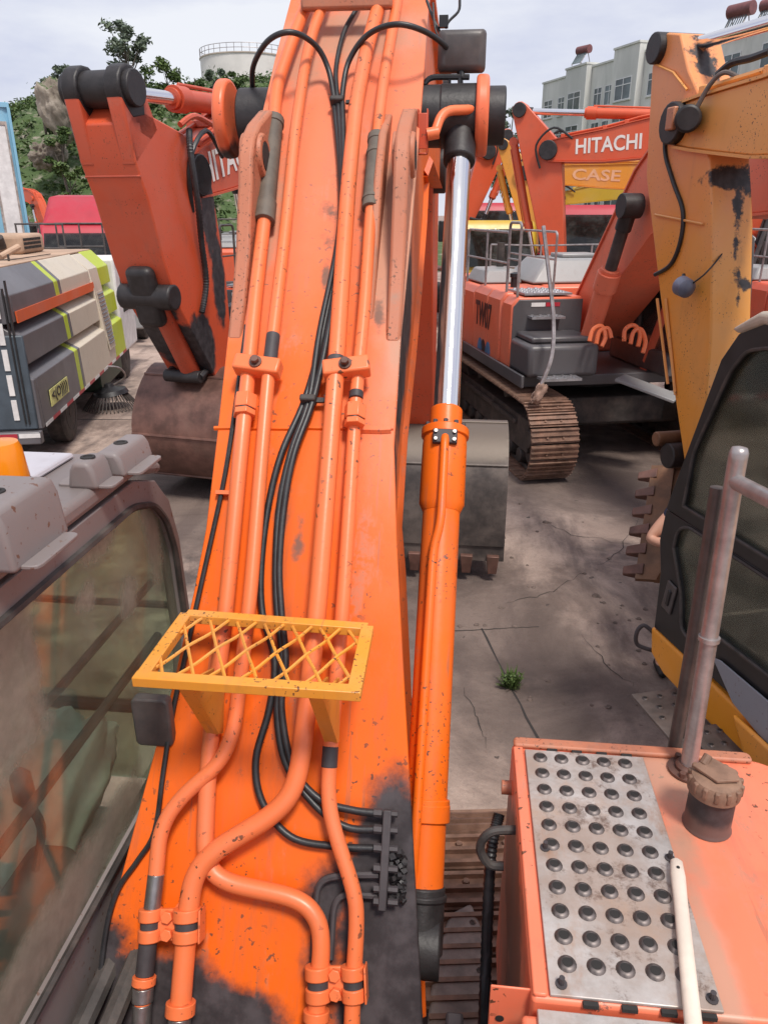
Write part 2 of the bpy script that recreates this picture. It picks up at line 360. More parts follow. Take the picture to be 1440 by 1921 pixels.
def crack(px, py, dx, dy, n, seed):
    random.seed(seed); pts = []
    for i in range(n): pts.append(onaxis(px, py, 2, .004)); px += dx*random.uniform(.4, 1.5)+random.uniform(-7, 7); py += dy*random.uniform(.3, 1.5)+random.uniform(-5, 5)
    m = MB(); vv = []
    for i, p in enumerate(pts):
        t = (pts[min(i+1, n-1)]-pts[max(i-1, 0)]).normalized(); s_ = t.cross(Vector((0, 0, 1)))*random.uniform(.002, .006)*(1-abs(2*i/(n-1)-1)*.7); vv += [p-s_, p+s_]
    m.add(vv, [(2*i, 2*i+1, 2*i+3, 2*i+2) for i in range(n-1)]); m.build('crack', M['joint'], ground, smooth=0)
for i, a_ in enumerate(((950, 1130, 14, -6, 14), (1090, 1190, 9, 12, 12), (870, 1290, 4, 12, 12), (1010, 980, 16, 4, 12), (1120, 1060, 10, -9, 11), (250, 690, -6, 7, 8))): crack(*a_, 60+i)
random.seed(8)
# tyre-crushed pebbles and clods
clod = []
for k in range(3):
    m = MB(); n = 7
    m.loft([[Vector((math.cos(2*math.pi*i/n)*r*(1+random.uniform(-.3, .3)), math.sin(2*math.pi*i/n)*r*(1+random.uniform(-.3, .3)), z)) for i in range(n)] for r, z in ((1, 0), (.85, .35), (.35, .6))]); clod.append(m.mesh('clod', 60))
pm = simple('clod_dirt', (.13, .095, .08), .85, 0, .3, 20, .4)
mm = MB()
for k in range(48):
    px, py = random.uniform(860, 1220), random.uniform(930, 1330)
    p = onaxis(px, py, 2, 0); s_ = random.uniform(.006, .028) if k > 2 else random.uniform(.035, .05); me = clod[k % 3]; a = random.random()*6
    b = len(mm.v); rot = Matrix.Rotation(a, 3, 'Z')
    mm.add([p + rot @ (v.co*s_) for v in me.vertices], [tuple(f.vertices) for f in me.polygons])
mm.build('loose_dirt', pm, kind='stuff', smooth=60)
# ================================================================== foliage helpers
def leafmat(name, a, b):
    t = NT(name); g = t.n('ShaderNodeNewGeometry'); c = t.mix(g.outputs['Random Per Island'], a, b)
    c = t.mix(t.ramp(t.noise(.6, 4, .6), .4, .7, 0, .6), c, tuple(x*.55 for x in a)); t.fin(c, .55, spec=.3)
    t.b.inputs['Transmission Weight'].default_value = 0; return t.m
M['leaf'] = leafmat('green_leaves', (.045, .085, .028), (.11, .16, .045)); M['leaf_lt'] = leafmat('light_leaves', (.06, .10, .025), (.13, .19, .06))
M['leaf_grey'] = leafmat('hazy_leaves', (.10, .135, .10), (.17, .21, .14))
M['bark'] = simple('grey_bark', (.12, .10, .08), .85, 0, .3, 8, .5)
def leaves(mb, c, rad, n, size, shell=.55):
    c = Vector(c)
    for _ in range(n):
        d = Vector((random.gauss(0, 1), random.gauss(0, 1), random.gauss(0, 1))).normalized()*(shell + (1-shell)*random.random())
        p = c + Vector((d.x*rad[0], d.y*rad[1], d.z*rad[2])); s = size*random.uniform(.6, 1.3)
        u = Vector((random.gauss(0, 1), random.gauss(0, 1), random.gauss(0, .6))).normalized(); v = u.orthogonal().normalized(); v.rotate(Matrix.Rotation(random.random()*6.3, 3, u))
        mb.add([p-u*s, p+v*s*.45, p+u*s, p-v*s*.45], [(0, 1, 2, 3)])
def tree(name, label, base, h, crown_r, mat, n=1400, size=.25, clumps=12, group=None, trunk_f=.5, cat='tree', seed=1):
    random.seed(seed); root = thing(name, label, cat, base, 0, group); m = MB()
    lean = Vector((random.uniform(-.06, .06)*h, random.uniform(-.06, .06)*h, 0)); top = Vector((0, 0, h*.78)) + lean
    m.tube(crom([(0, 0, -.3), Vector((0, 0, h*.3))+lean*.2, top], 5), [h*.026*(1-.07*i) for i in range(11)], 7)
    L = MB()
    for k in range(clumps):
        a = 6.283*k/clumps + random.uniform(-.4, .4); rr = crown_r*random.uniform(.25, .85); z = h*random.uniform(trunk_f+.06, .97)
        rr *= math.sqrt(max(.15, 1-((z/h-.72)/.36)**2)); cc = Vector((math.cos(a)*rr, math.sin(a)*rr, z))
        st = Vector((0, 0, h*random.uniform(.25, .6))) + lean*.5
        m.tube(crom([st, st.lerp(cc, .5)+Vector((0, 0, -.03*h)), cc], 4), [h*.010*(1-.09*i) for i in range(9)], 5)
        q = crown_r*random.uniform(.26, .42); leaves(L, cc, (q, q, q*.72), n//clumps, size, .25)
    m.build('trunk', M['bark'], root); L.build('crown', mat, root, smooth=0); return root
# ================================================================== hill with rock face
def hill_h(x, y):
    # plateau behind the yard on the left
    d = (y-58)/10.0; e = (-17-x)/5.0
    f = 1/(1+math.exp(-d*2.2)); g = 1/(1+math.exp((x+13)/2.0)); l = 1/(1+math.exp(-(x+40+ (y-60)*.32)/1.2))
    top = 13.2 + max(0, y-66)*.125
    nz_ = noise.fractal(Vector((x*.13, y*.13, 1.7)), 1.0, 2.0, 5)*1.5
    return (top+nz_)*f*l*(.06+.94*g) - .15 + nz_*.12*f
t_ = NT('rock_face'); n1 = t_.noise(.35, 8, .7, (1, 1, .6)); c_ = t_.mix(t_.ramp(n1, .35, .68), (.16, .13, .10), (.40, .35, .29)); gz = t_.n('ShaderNodeNewGeometry'); sep = t_.n('ShaderNodeSeparateXYZ'); t_.l(gz.outputs['Normal'], sep.inputs[0])
c_ = t_.mix(t_.math('MULTIPLY', t_.ramp(sep.outputs[2], .45, .75), t_.ramp(t_.noise(1.1, 6, .65), .3, .5)), c_, (.06, .10, .03)); t_.fin(c_, .9, 0, n1, .8, .5); M['rock'] = t_.m
m = MB(); xs = [-75+i*1.25 for i in range(70)]; ys = [44+j*1.25 for j in range(40)] + [94+j*6 for j in range(1, 26)]
for y in ys:
    for x in xs: m.v.append(Vector((x - (y > 94)*(y-94)*.25, y, hill_h(x, y))))
nx = len(xs)
for j in range(len(ys)-1):
    for i in range(nx-1): m.f.append([j*nx+i, j*nx+i+1, (j+1)*nx+i+1, (j+1)*nx+i])
hill = m.build('hill', M['rock'], kind='structure', smooth=60)
# ground cover on the hill
random.seed(3); L = MB()
for k in range(900):
    x = random.uniform(-44, -8); y = random.uniform(50, 100); z = hill_h(x, y)
    if z < 1.0: continue
    s_ = random.uniform(.5, 1.2); leaves(L, (x, y, z+s_*.35), (s_, s_, s_*.8), 34, .20, .3)
L.build('hill_scrub', M['leaf'], kind='stuff', smooth=0)
L = MB()
for k in range(200):
    x = random.uniform(-42, -10); y = random.uniform(54, 90); z = hill_h(x, y)
    if z < 2.0: continue
    s_ = random.uniform(.4, .9); leaves(L, (x, y, z+s_*.5), (s_, s_, s_*.8), 26, .17, .3)
L.build('hill_grass_clumps', M['leaf_lt'], kind='stuff', smooth=0)
def on_hill(px, y0=62.0):
    p = onaxis(px, 300, 1, y0); return (p.x, y0, hill_h(p.x, y0)-.1)
def top_to(px, py, y0): return onaxis(px, py, 1, y0).z
def hill_tree(name, label, px, py, y0, cr, mat, **k):
    b = on_hill(px, y0); tree(name, label, b, max(1.0, top_to(px, py, y0)-b[2]), cr, mat, **k)
hill_tree('lone_tree', 'tall lone tree with open crown standing on top of the hill', 258, 30, 64, 2.0, M['leaf_grey'], n=1500, size=.20, clumps=14, trunk_f=.42, seed=11)
for i, (px, py, y0, cr, lb, mt) in enumerate([
    (128, 112, 60, 1.1, 'thin shrub at the left edge of the hilltop above the rock face', 'leaf_grey'),
    (95, 165, 58, .9, 'small shrub clinging to the top of the cliff edge', 'leaf'),
    (285, 98, 66, 1.8, 'broad dark shrub at the foot of the lone hilltop tree', 'leaf'),
    (325, 112, 68, 1.6, 'feathery shrub to the right of the lone tree, near the storage tank', 'leaf_lt'),
    (375, 128, 70, 1.0, 'rounded green bush at the lower left edge of the white storage tank', 'leaf'),
    (418, 124, 72, 1.0, 'bush standing in front of the middle of the white storage tank', 'leaf_grey'),
    (455, 122, 74, 1.1, 'bush in front of the white storage tank, next to the black hose loop', 'leaf'),
    (115, 235, 54, 1.2, 'bush growing half way up the rock face', 'leaf'),
    (125, 300, 52, 1.4, 'dense bush low on the rock face beside the raised orange arm', 'leaf_lt')]):
    hill_tree('shrub', lb, px, py, y0, cr, M[mt], n=1300, size=.17, clumps=9, trunk_f=.1, cat='shrub', group='shrubs on the hill', seed=20+i)
# far trees left of the rock and behind the yard
for i, (px, py, y0, cr, lb) in enumerate([(52, 268, 70, 3.0, 'dark tree at the foot of the cliff beside the blue container'), (948, 178, 95, 3.2, 'pale far tree between the dark pin boss and the grey flats')]):
    b = onaxis(px, 380, 1, y0); tree('far_tree', lb, (b.x, y0, 0), top_to(px, py, y0), cr, M['leaf_grey'] if i else M['leaf'], n=1800, size=.3, clumps=14, trunk_f=.3, seed=40+i)
# boulder: overhanging rock nose
random.seed(5)
bm_ = bmesh.new(); bmesh.ops.create_icosphere(bm_, subdivisions=5, radius=1)
for v in bm_.verts: v.co *= 1 + .32*noise.fractal(v.co*1.3+Vector((3, 1, 2)), 1, 2, 4) + .16*abs(noise.noise(v.co*4.5)) + .05*noise.fractal(v.co*9, 1, 2, 3)
me = bpy.data.meshes.new('boulder'); bm_.to_mesh(me); bm_.free(); me.shade_smooth()
for (px, py, y0, s_, lb) in [(92, 285, 55, (1.15, 1.4, 1.0), 'overhanging boulder jutting from the foot of the cliff'), (112, 205, 57, (1.1, 1.2, 2.0), 'tall pale rock at the edge of the cliff')]:
    p = onaxis(px, py, 1, y0); o = link('boulder', me, M['rock']); o.location = p; o.scale = s_; o.rotation_euler = (.2, .3, px); tag(o, lb, 'rock')
# ================================================================== storage tank
tk = onaxis(442, 140, 1, 125.0); TR = 7.3; tz = top_to(442, 96, 125.0); th_ = tz - 15
root = thing('storage_tank', 'big round white storage tank with a rail around its roof on the hill', 'tank', (tk.x, 125.0+TR, 15))
m = MB(); m.lathe((0, 0, 0), (0, 0, 1), [(TR, 0), (TR, th_)], 56); m.build('shell', simple('tank_white', (.66, .63, .60), .6, 0, .08, .4, .05, .2), root)
m = MB(); m.lathe((0, 0, th_), (0, 0, 1), [(TR+.12, -.1), (TR+.12, .06), (TR*.6, .45), (0, .7)], 56); m.build('roof', simple('tank_roof', (.50, .42, .36), .7, 0, .2, .5, .05, .3), root)
m = MB()
for i in range(40):
    a = 6.283*i/40; p = Vector((math.cos(a)*TR, math.sin(a)*TR, th_)); m.cyl(p, p+Vector((0, 0, 1.2)), .045, n=5)
for z in (.6, 1.2): m.tube([(math.cos(6.2832*i/48)*TR, math.sin(6.2832*i/48)*TR, th_+z) for i in range(49)], .045, 5)
m.build('railing', M['pole'], root)
# ================================================================== flats on the right
t_ = NT('render_wall'); n1 = t_.noise(.3, 7, .65, (1, 1, .25)); c_ = t_.mix(t_.ramp(n1, .35, .7), (.50, .51, .48), (.68, .68, .64)); c_ = t_.mix(t_.ramp(t_.noise(1.1, 6, .7, (1, 1, .12)), .55, .8, 0, .45), c_, (.30, .30, .29)); t_.fin(c_, .85); M['render'] = t_.m
M['pane'] = simple('window_pane', (.10, .13, .14), .1, 0, .5, .4, 0); M['pvc'] = simple('window_frame', (.62, .63, .63), .5, 0, .05, 3, 0)
M['maroon'] = simple('maroon_tank', (.16, .055, .055), .5, 0, .2, 3, 0)
FA = Vector((9.0, 101.5, 0)); FB = Vector((22.7, 71.8, 0)); fd = (FB-FA).normalized(); FL = (FB-FA).length
def flat_block(name, label, a0, a1, ztop, segs, floors, wins, fl_h=3.3):
    """block along the facade line, a0..a1 metres from FA; segs: (from,to,proud,extra height)"""
    org = FA + fd*a0; ang = math.atan2(fd.y, fd.x); root = thing(name, label, 'building', org, ang); Ln = a1-a0
    # local x along the facade, local -y towards the camera side
    side = -1
    m = MB()
    for (u0, u1, pr, dz) in segs: m.box2((u0, -pr, 0), (u1, 9, ztop+dz))
    m.build('wall', M['render'], root, bevel=.03)
    m = MB()
    for (u0, u1, pr, dz) in segs: m.box2((u0-.06, -pr-.12, ztop+dz-.02), (u1+.06, 9.1, ztop+dz+.16))
    m.build('cornice', M['render'], root)
    for (u, pr, wd, ht) in wins:
        for fl in floors:
            z0 = fl*fl_h + .9
            if z0+ht > ztop-.3: continue
            f = MB(); t = .09
            for (xa, xb, za, zb) in ((u-wd/2, u+wd/2, z0, z0+t), (u-wd/2, u+wd/2, z0+ht-t, z0+ht), (u-wd/2, u-wd/2+t, z0+t, z0+ht-t), (u+wd/2-t, u+wd/2, z0+t, z0+ht-t), (u-t/2, u+t/2, z0+t, z0+ht-t), (u-wd/2+t, u-t/2, z0+ht*.66, z0+ht*.66+t), (u+t/2, u+wd/2-t, z0+ht*.66, z0+ht*.66+t)):
                f.box2((xa, -pr-.06, za), (xb, -pr+.05, zb))
            fo = f.build('window', M['pvc'], root)
            MB().box2((u-wd/2+.05, -pr-.02, z0+.05), (u+wd/2-.05, -pr+.03, z0+ht-.05)).build('pane', M['pane'], fo)
            MB().box2((u-wd/2-.12, -pr-.16, z0-.12), (u+wd/2+.12, -pr+.02, z0-.01)).build('sill', M['render'], fo)
    return root
bA = flat_block('apartment_building', 'long weathered grey block of flats with rows of windows behind the excavators', -2, 24.3, 18.3,
    [(0, 6.2, .0, -.4), (6.2, 10.4, .7, .1), (10.4, 15.4, .0, -.2), (15.4, 19.6, .8, .5), (19.6, 26.3, .1, -.3)], (0, 1, 2, 3, 4),
    [(1.6, 0, 1.9, 1.9), (4.6, 0, 1.6, 1.9), (8.3, .7, 2.6, 1.9), (11.9, 0, 1.5, 1.9), (14.0, 0, 1.7, 1.9), (17.5, .8, 2.7, 2.0), (21.6, .1, 2.2, 2.0), (24.8, .1, 2.0, 2.0)])
bB = flat_block('apartment_building', 'nearer grey flats at the top right corner behind the chrome rod', 27.2, 48, 16.9, [(0, 5.2, .2, 0), (5.2, 10, .9, .3), (10, 20.5, .2, 0)], (0, 1, 2, 3, 4), [(2.5, .2, 2.0, 1.8), (7.6, .9, 2.2, 1.8), (12.5, .2, 1.6, 1.7), (16, .2, 2, 1.7)])
def water_heater(u, pr, z, label, blk, k=1.0):
    p = FA + fd*u; root = thing('water_heater', label, 'water heater', (p.x, p.y, z), math.atan2(fd.y, fd.x)+.25, 'solar water heaters on the roofs')
    MB().lathe((-.8*k, 0, 1.5*k), (1, 0, 0), [(.1, -.02), (.42*k, 0), (.42*k, 1.7*k), (.1, 1.72*k)], 14).build('drum', M['maroon'], root)
    m = MB()
    for x in (-.6, .6):
        m.cyl((x*k, .6, 0), (x*k, 0, 1.4*k), .05, n=5); m.cyl((x*k, -1.0, 0), (x*k, 0, 1.3*k), .05, n=5)
    m.build('stand', M['pole'], root)
    m = MB()
    for i in range(8): m.cyl((-.6*k+i*.17*k, -1.0, .12), (-.6*k+i*.17*k, -.15, 1.25*k), .05, n=5)
    m.build('collector', M['pane'], root)
water_heater(6.3, 0, 18.55, 'dark red solar water heater on the roof edge of the long grey flats', bA)
water_heater(29.6, 0, 17.1, 'dark red solar water heater tilted on the roof at the top right', bB, 1.25)
water_heater(33.0, 0, 17.1, 'pale solar water heater at the very right edge of the roof', bB, 1.05)
# white wall building low on the right
p0 = onaxis(1392, 380, 1, 40.0)
root = thing('white_building', 'low white tiled building behind the yellow arm at the right edge', 'building', (p0.x, 42, 0))
MB().box2((0, 0, 0), (14, 8, 5.6)).build('wall', M['white'], root, bevel=.03)
MB().box2((-.15, -.15, 5.6), (14.15, 8.15, 5.8)).build('cornice', M['white'], root)
m = MB()
for i in range(30): m.cyl((i*.3, -1.2, 2.0), (i*.3, -1.2, 3.0), .02, n=5)
m.tube([(0, -1.2, 3.0), (9, -1.2, 3.0)], .03, 5); m.tube([(0, -1.2, 2.05), (9, -1.2, 2.05)], .03, 5); m.box2((-.1, -1.3, 1.8), (9.1, 0, 2.0)); m.build('balcony_rail', M['white'], root)
# ================================================================== blue container cabin
cb = onaxis(62, 432, 1, 26.0)
edge_b = onaxis(52, 430, 1, 24.0); zc0 = edge_b.z
root = thing('container_cabin', 'light blue corrugated site cabin with a white door at the left edge', 'container', (edge_b.x, 24.0, 0), R(36))
ztp = onaxis(22, 200, 1, 24.0).z
m = MB(); n = 34; Lc = 6.0; prof = []
for i in range(n*2): x = -Lc + i*Lc/(n*2-1); prof.append((x, (.03 if (i//2) % 2 else 0)))
poly = prof + [(0, 2.4), (-Lc, 2.4)]; m.prism(poly, 2, .12, ztp); m.build('wall', M['blue'], root, smooth=20)
m = MB(); m.box2((-Lc, -.05, ztp-.02), (.04, 2.44, ztp+.12)); m.box2((-Lc, -.05, 0), (.04, 2.44, .14)); m.box2((-.03, -.06, .14), (.05, .05, ztp-.02)); m.box2((-.03, 2.35, .14), (.05, 2.44, ztp-.02)); m.build('frame', M['blue'], root, bevel=.01)
d_ = MB().box2((-.62, -.07, .15), (-.16, .02, ztp-.5)).build('door', M['white'], root, bevel=.015)
MB().box2((-.59, -.12, 1.1), (-.56, -.07, 1.35)).build('handle', M['steel'], d_)
m = MB(); m.box2((-.68, -.09, .15), (-.62, .03, ztp-.4)); m.box2((-.16, -.09, .15), (-.11, .03, ztp-.4)); m.box2((-.62, -.09, ztp-.5), (-.16, .03, ztp-.4)); m.build('door_frame', simple('door_frame', (.35, .30, .27), .5), root)
MB().box2((-2.6, -.06, 2.1), (-1.5, .02, ztp-1.6)).build('notice_board', M['white'], root)
# ================================================================== weed in the joint
p = onaxis(958, 1290, 2, 0); root = thing('weed', 'small green weed growing from the crack in the concrete', 'plant', p)
L = MB(); random.seed(9)
for k in range(130):
    a = random.random()*6.283; r_ = random.uniform(.0, .08); h_ = random.uniform(.04, .17); lean = random.uniform(.01, .10)
    b = Vector((math.cos(a)*r_*.5, math.sin(a)*r_*.5, 0)); tpt = b + Vector((math.cos(a)*lean, math.sin(a)*lean, h_)); sd_ = Vector((-math.sin(a), math.cos(a), 0))*.007
    L.add([b-sd_*.5, b+sd_*.5, b.lerp(tpt, .6)+sd_, tpt, b.lerp(tpt, .6)-sd_], [(0, 1, 2, 3, 4)])
leaves(L, (0, 0, .09), (.09, .09, .07), 130, .018, .1)
L.build('leaves', M['leaf_lt'], root, smooth=0); MB().tube([(0, 0, -.01), (.005, 0, .06), (.0, .01, .12)], .004, 5).build('stem', M['leaf'], root)
# ================================================================== generic crawler excavator, local +Y forward
SHOE = {}
def shoe_mesh(wd, pitch):
    k = (wd, pitch)
    if k not in SHOE:
        m = MB(); m.box((0, 0, .012), (wd, pitch*.93, .018))
        for y in (-.36, -.02, .32): m.box((0, y*pitch, .033), (wd, .018, .026))
        for x in (-.1, .1): m.cyl((x, pitch*.15, .02), (x, pitch*.15, .04), .014, n=6)
        SHOE[k] = m.mesh('shoe')
    return SHOE[k]
def track(root, cx, length, height, wd, cy=0.0, pitch=.19, shoes=True, keep=None):
    r_ = height/2-.02; half = length/2 - r_; m = MB()
    m.box2((cx-.13, cy-half-.05, r_*.55), (cx+.13, cy+half-.1, r_*1.45)); m.box2((cx-.17, cy-half*.75, r_*1.15), (cx+.17, cy+half*.7, r_*1.3))
    for y, rr in ((cy-half, r_-.06), (cy+half, r_-.07)):
        m.cyl((cx-.09, y, r_+.01), (cx+.09, y, r_+.01), rr, n=24); m.cyl((cx-.17, y, r_+.01), (cx+.17, y, r_+.01), .12, n=12)
    for i in range(8): y = cy-half+.35+(2*half-.7)*i/7; m.cyl((cx-.15, y, .17), (cx+.15, y, .17), .1, n=12)
    for y in (-half*.4, half*.35): m.cyl((cx-.12, cy+y, height-.14), (cx+.12, cy+y, height-.14), .075, n=10)
    tr = m.build('track', M['frame'], root, bevel=.012)
    # chain
    ch = MB()
    for x in (cx-.07, cx+.07):
        ring = []
        for i in range(40):
            s_ = i/40*(4*half+2*math.pi*r_); ring.append(path(s_, half, r_-.035, r_))
        pts = [(x, cy+p[0], p[1]+.01) for p in ring]; ch.tube(pts+[pts[0]], .03, 4)
    ch.build('chain', M['frame'], tr)
    if shoes:
        per = 4*half + 2*math.pi*r_; n = int(per/pitch); me = shoe_mesh(wd, per/n)
        for i in range(n):
            y, z, a = path(i*per/n, half, r_, r_)
            o = link('shoe', me, M['shoe'], tr); o.matrix_local = Matrix.Translation((cx+random.uniform(-.004, .004), cy+y, z+.02)) @ Matrix.Rotation(a, 4, 'X')
    return tr
def path(s, half, r, rc):
    """stadium path: returns y, z, angle of the outward normal about X"""
    per = 4*half+2*math.pi*rc; s = s % per
    if s < 2*half: return (half-s, rc+r, 0.0) if True else None
    s -= 2*half
    if s < math.pi*rc: a = s/rc; return (-half-r*math.sin(a), rc+r*math.cos(a), a)
    s -= math.pi*rc
    if s < 2*half: return (-half+s, rc-r, math.pi)
    s -= 2*half; a = s/rc; return (half+r*math.sin(a), rc-r*math.cos(a), math.pi+a)
def cylinder(root, p0, p1, r, x=0.0, frac=.55, mat=None, name='boom_cylinder', rod='chrome'):
    """hydraulic ram from p0 (tube end) to p1 (rod eye), both (y,z) in the local plane at x"""
    a = Vector((x, *p0)); b = Vector((x, *p1)); d = b-a; L = d.length; d.normalize(); e = a + d*(L*frac)
    m = MB(); m.cyl(a, e, r, n=18); m.cyl(e-d*r*2.0, e, r*1.22, n=18); m.cyl(e, e+d*r*.4, r*.95, n=18); m.cyl(a-Vector((r*.9, 0, 0)), a+Vector((r*.9, 0, 0)), r*1.15, n=16)
    n_ = Vector((1, 0, 0)).cross(d); q = a + d*r*1.5 + n_*r*1.15
    m.tube([q-n_*r*.3, q, e-d*r*1.2+n_*r*1.3, e-d*r*1.2+n_*r*.6], r*.2, 6)
    c = m.build(name, mat, root, bevel=.006)
    m = MB(); m.cyl(e, b-d*r*.9, r*.62, n=18); m.build('rod', M[rod], c)
    m = MB(); m.cyl(b-Vector((r, 0, 0)), b+Vector((r, 0, 0)), r*1.15, n=16); m.cyl(b-d*r*2.4, b, r*.8, n=14); m.build('rod_eye', M['grease'], c, bevel=.006)
    return c
def arm_boom_poly(pts, th):
    L_ = []; R_ = []
    n = len(pts)
    for k in range(n):
        a = Vector(pts[max(k-1, 0)]); b = Vector(pts[min(k+1, n-1)]); d = (b-a).normalized(); nn = Vector((-d.y, d.x)); p = Vector(pts[k])
        L_.append(tuple(p+nn*th[k][0])); R_.append(tuple(p-nn*th[k][1]))
    return L_, R_
def bucket(root, pin, ang, wd, mat, s=1.0, x0=0.0, teeth=5, flip=-1):
    """pin (y,z); ang rotates the bucket about the pin; at 0 the mouth opens downwards-back (curled under)"""
    prof = [(.0, .16), (-.20, .22), (-.42, .10), (-.62, -.15), (-.72, -.45), (-.66, -.78), (-.45, -1.02), (-.15, -1.14), (.22, -1.18), (.55, -1.16)]
    ca, sa = math.cos(ang), math.sin(ang)
    def T(p): p = (p[0]*flip, p[1]); return (pin[0]+s*(p[0]*ca-p[1]*sa), pin[1]+s*(p[0]*sa+p[1]*ca))
    sm = [tuple(v) for v in crom([Vector((*p, 0)) for p in prof], 3)]; pts = [T(p) for p in sm]
    m = MB(); m.strip(pts, x0-wd/2, x0+wd/2, .03*s*flip); b = m.build('bucket', mat, root, smooth=40)
    side = [T(p) for p in sm] + [T((.30, -.62)), T((.12, -.1))]
    for sx in (-1, 1):
        m = MB(); m.prism(side, 0, x0+sx*(wd/2), x0+sx*(wd/2+.025)); m.build('side_plate', mat, b, smooth=0)
        c = [T((-.28+.1, -.15)), T((.20, -.55)), T((.36, -.8)), T((.2, -.82)), T((0, -.5))]
    for kk in (6, 13, 19):
        if kk < len(pts): MB().cyl((x0-wd/2-.02, *pts[kk]), (x0+wd/2+.02, *pts[kk]), .018*s, n=6).build('weld_strip', mat, b)
    m = MB(); m.strip([T((.48, -1.14)), T((.74, -1.13))], x0-wd/2-.03, x0+wd/2+.03, .05*s); m.build('lip', mat, b)
    for i in range(teeth):
        x = x0 - wd/2+.08+(wd-.16)*i/(teeth-1); m = MB(); P = []
        for (y, z) in ((.66, -1.20), (.66, -1.06)): P += [(x-.062, *T((y, z))), (x+.062, *T((y, z)))]
        for (y, z) in ((.89, -1.155), (.89, -1.11)): P += [(x-.044, *T((y, z))), (x+.044, *T((y, z)))]
        m.add(P, [(0, 1, 3, 2), (4, 6, 7, 5), (0, 4, 5, 1), (2, 3, 7, 6), (0, 2, 6, 4), (1, 5, 7, 3)]); m.build('tooth', M['bucket'], b, bevel=.008)
    for sx in (-.16, .16):
        m = MB(); m.prism(hull2(circ(T((0, 0)), .14*s)+circ(T((-.36, .06)), .12*s)+[T((-.5, -.08)), T((-.1, .12))]), 0, x0+sx-.025, x0+sx+.025); m.build('hinge_plate', mat, b)
    return b, T((-.36, .06))
def side_text(parent, s, h, wd, o, u, v, mat, name='lettering', off=.004):
    """flat raised text: o centre, u reading direction, v up direction (local vectors)"""
    me = text_mesh(s, h, .004, .02, wd); u = Vector(u).normalized(); v = Vector(v).normalized(); nn = u.cross(v)
    Mx = Matrix((u, v, nn)).transposed().to_4x4(); Mx.translation = Vector(o)+nn*off
    ob = link(name, me, mat, parent); ob.matrix_local = Mx; return ob
def rail(pts, r=.018): return MB().tube(fillet(pts, .06, 4), r, 7)
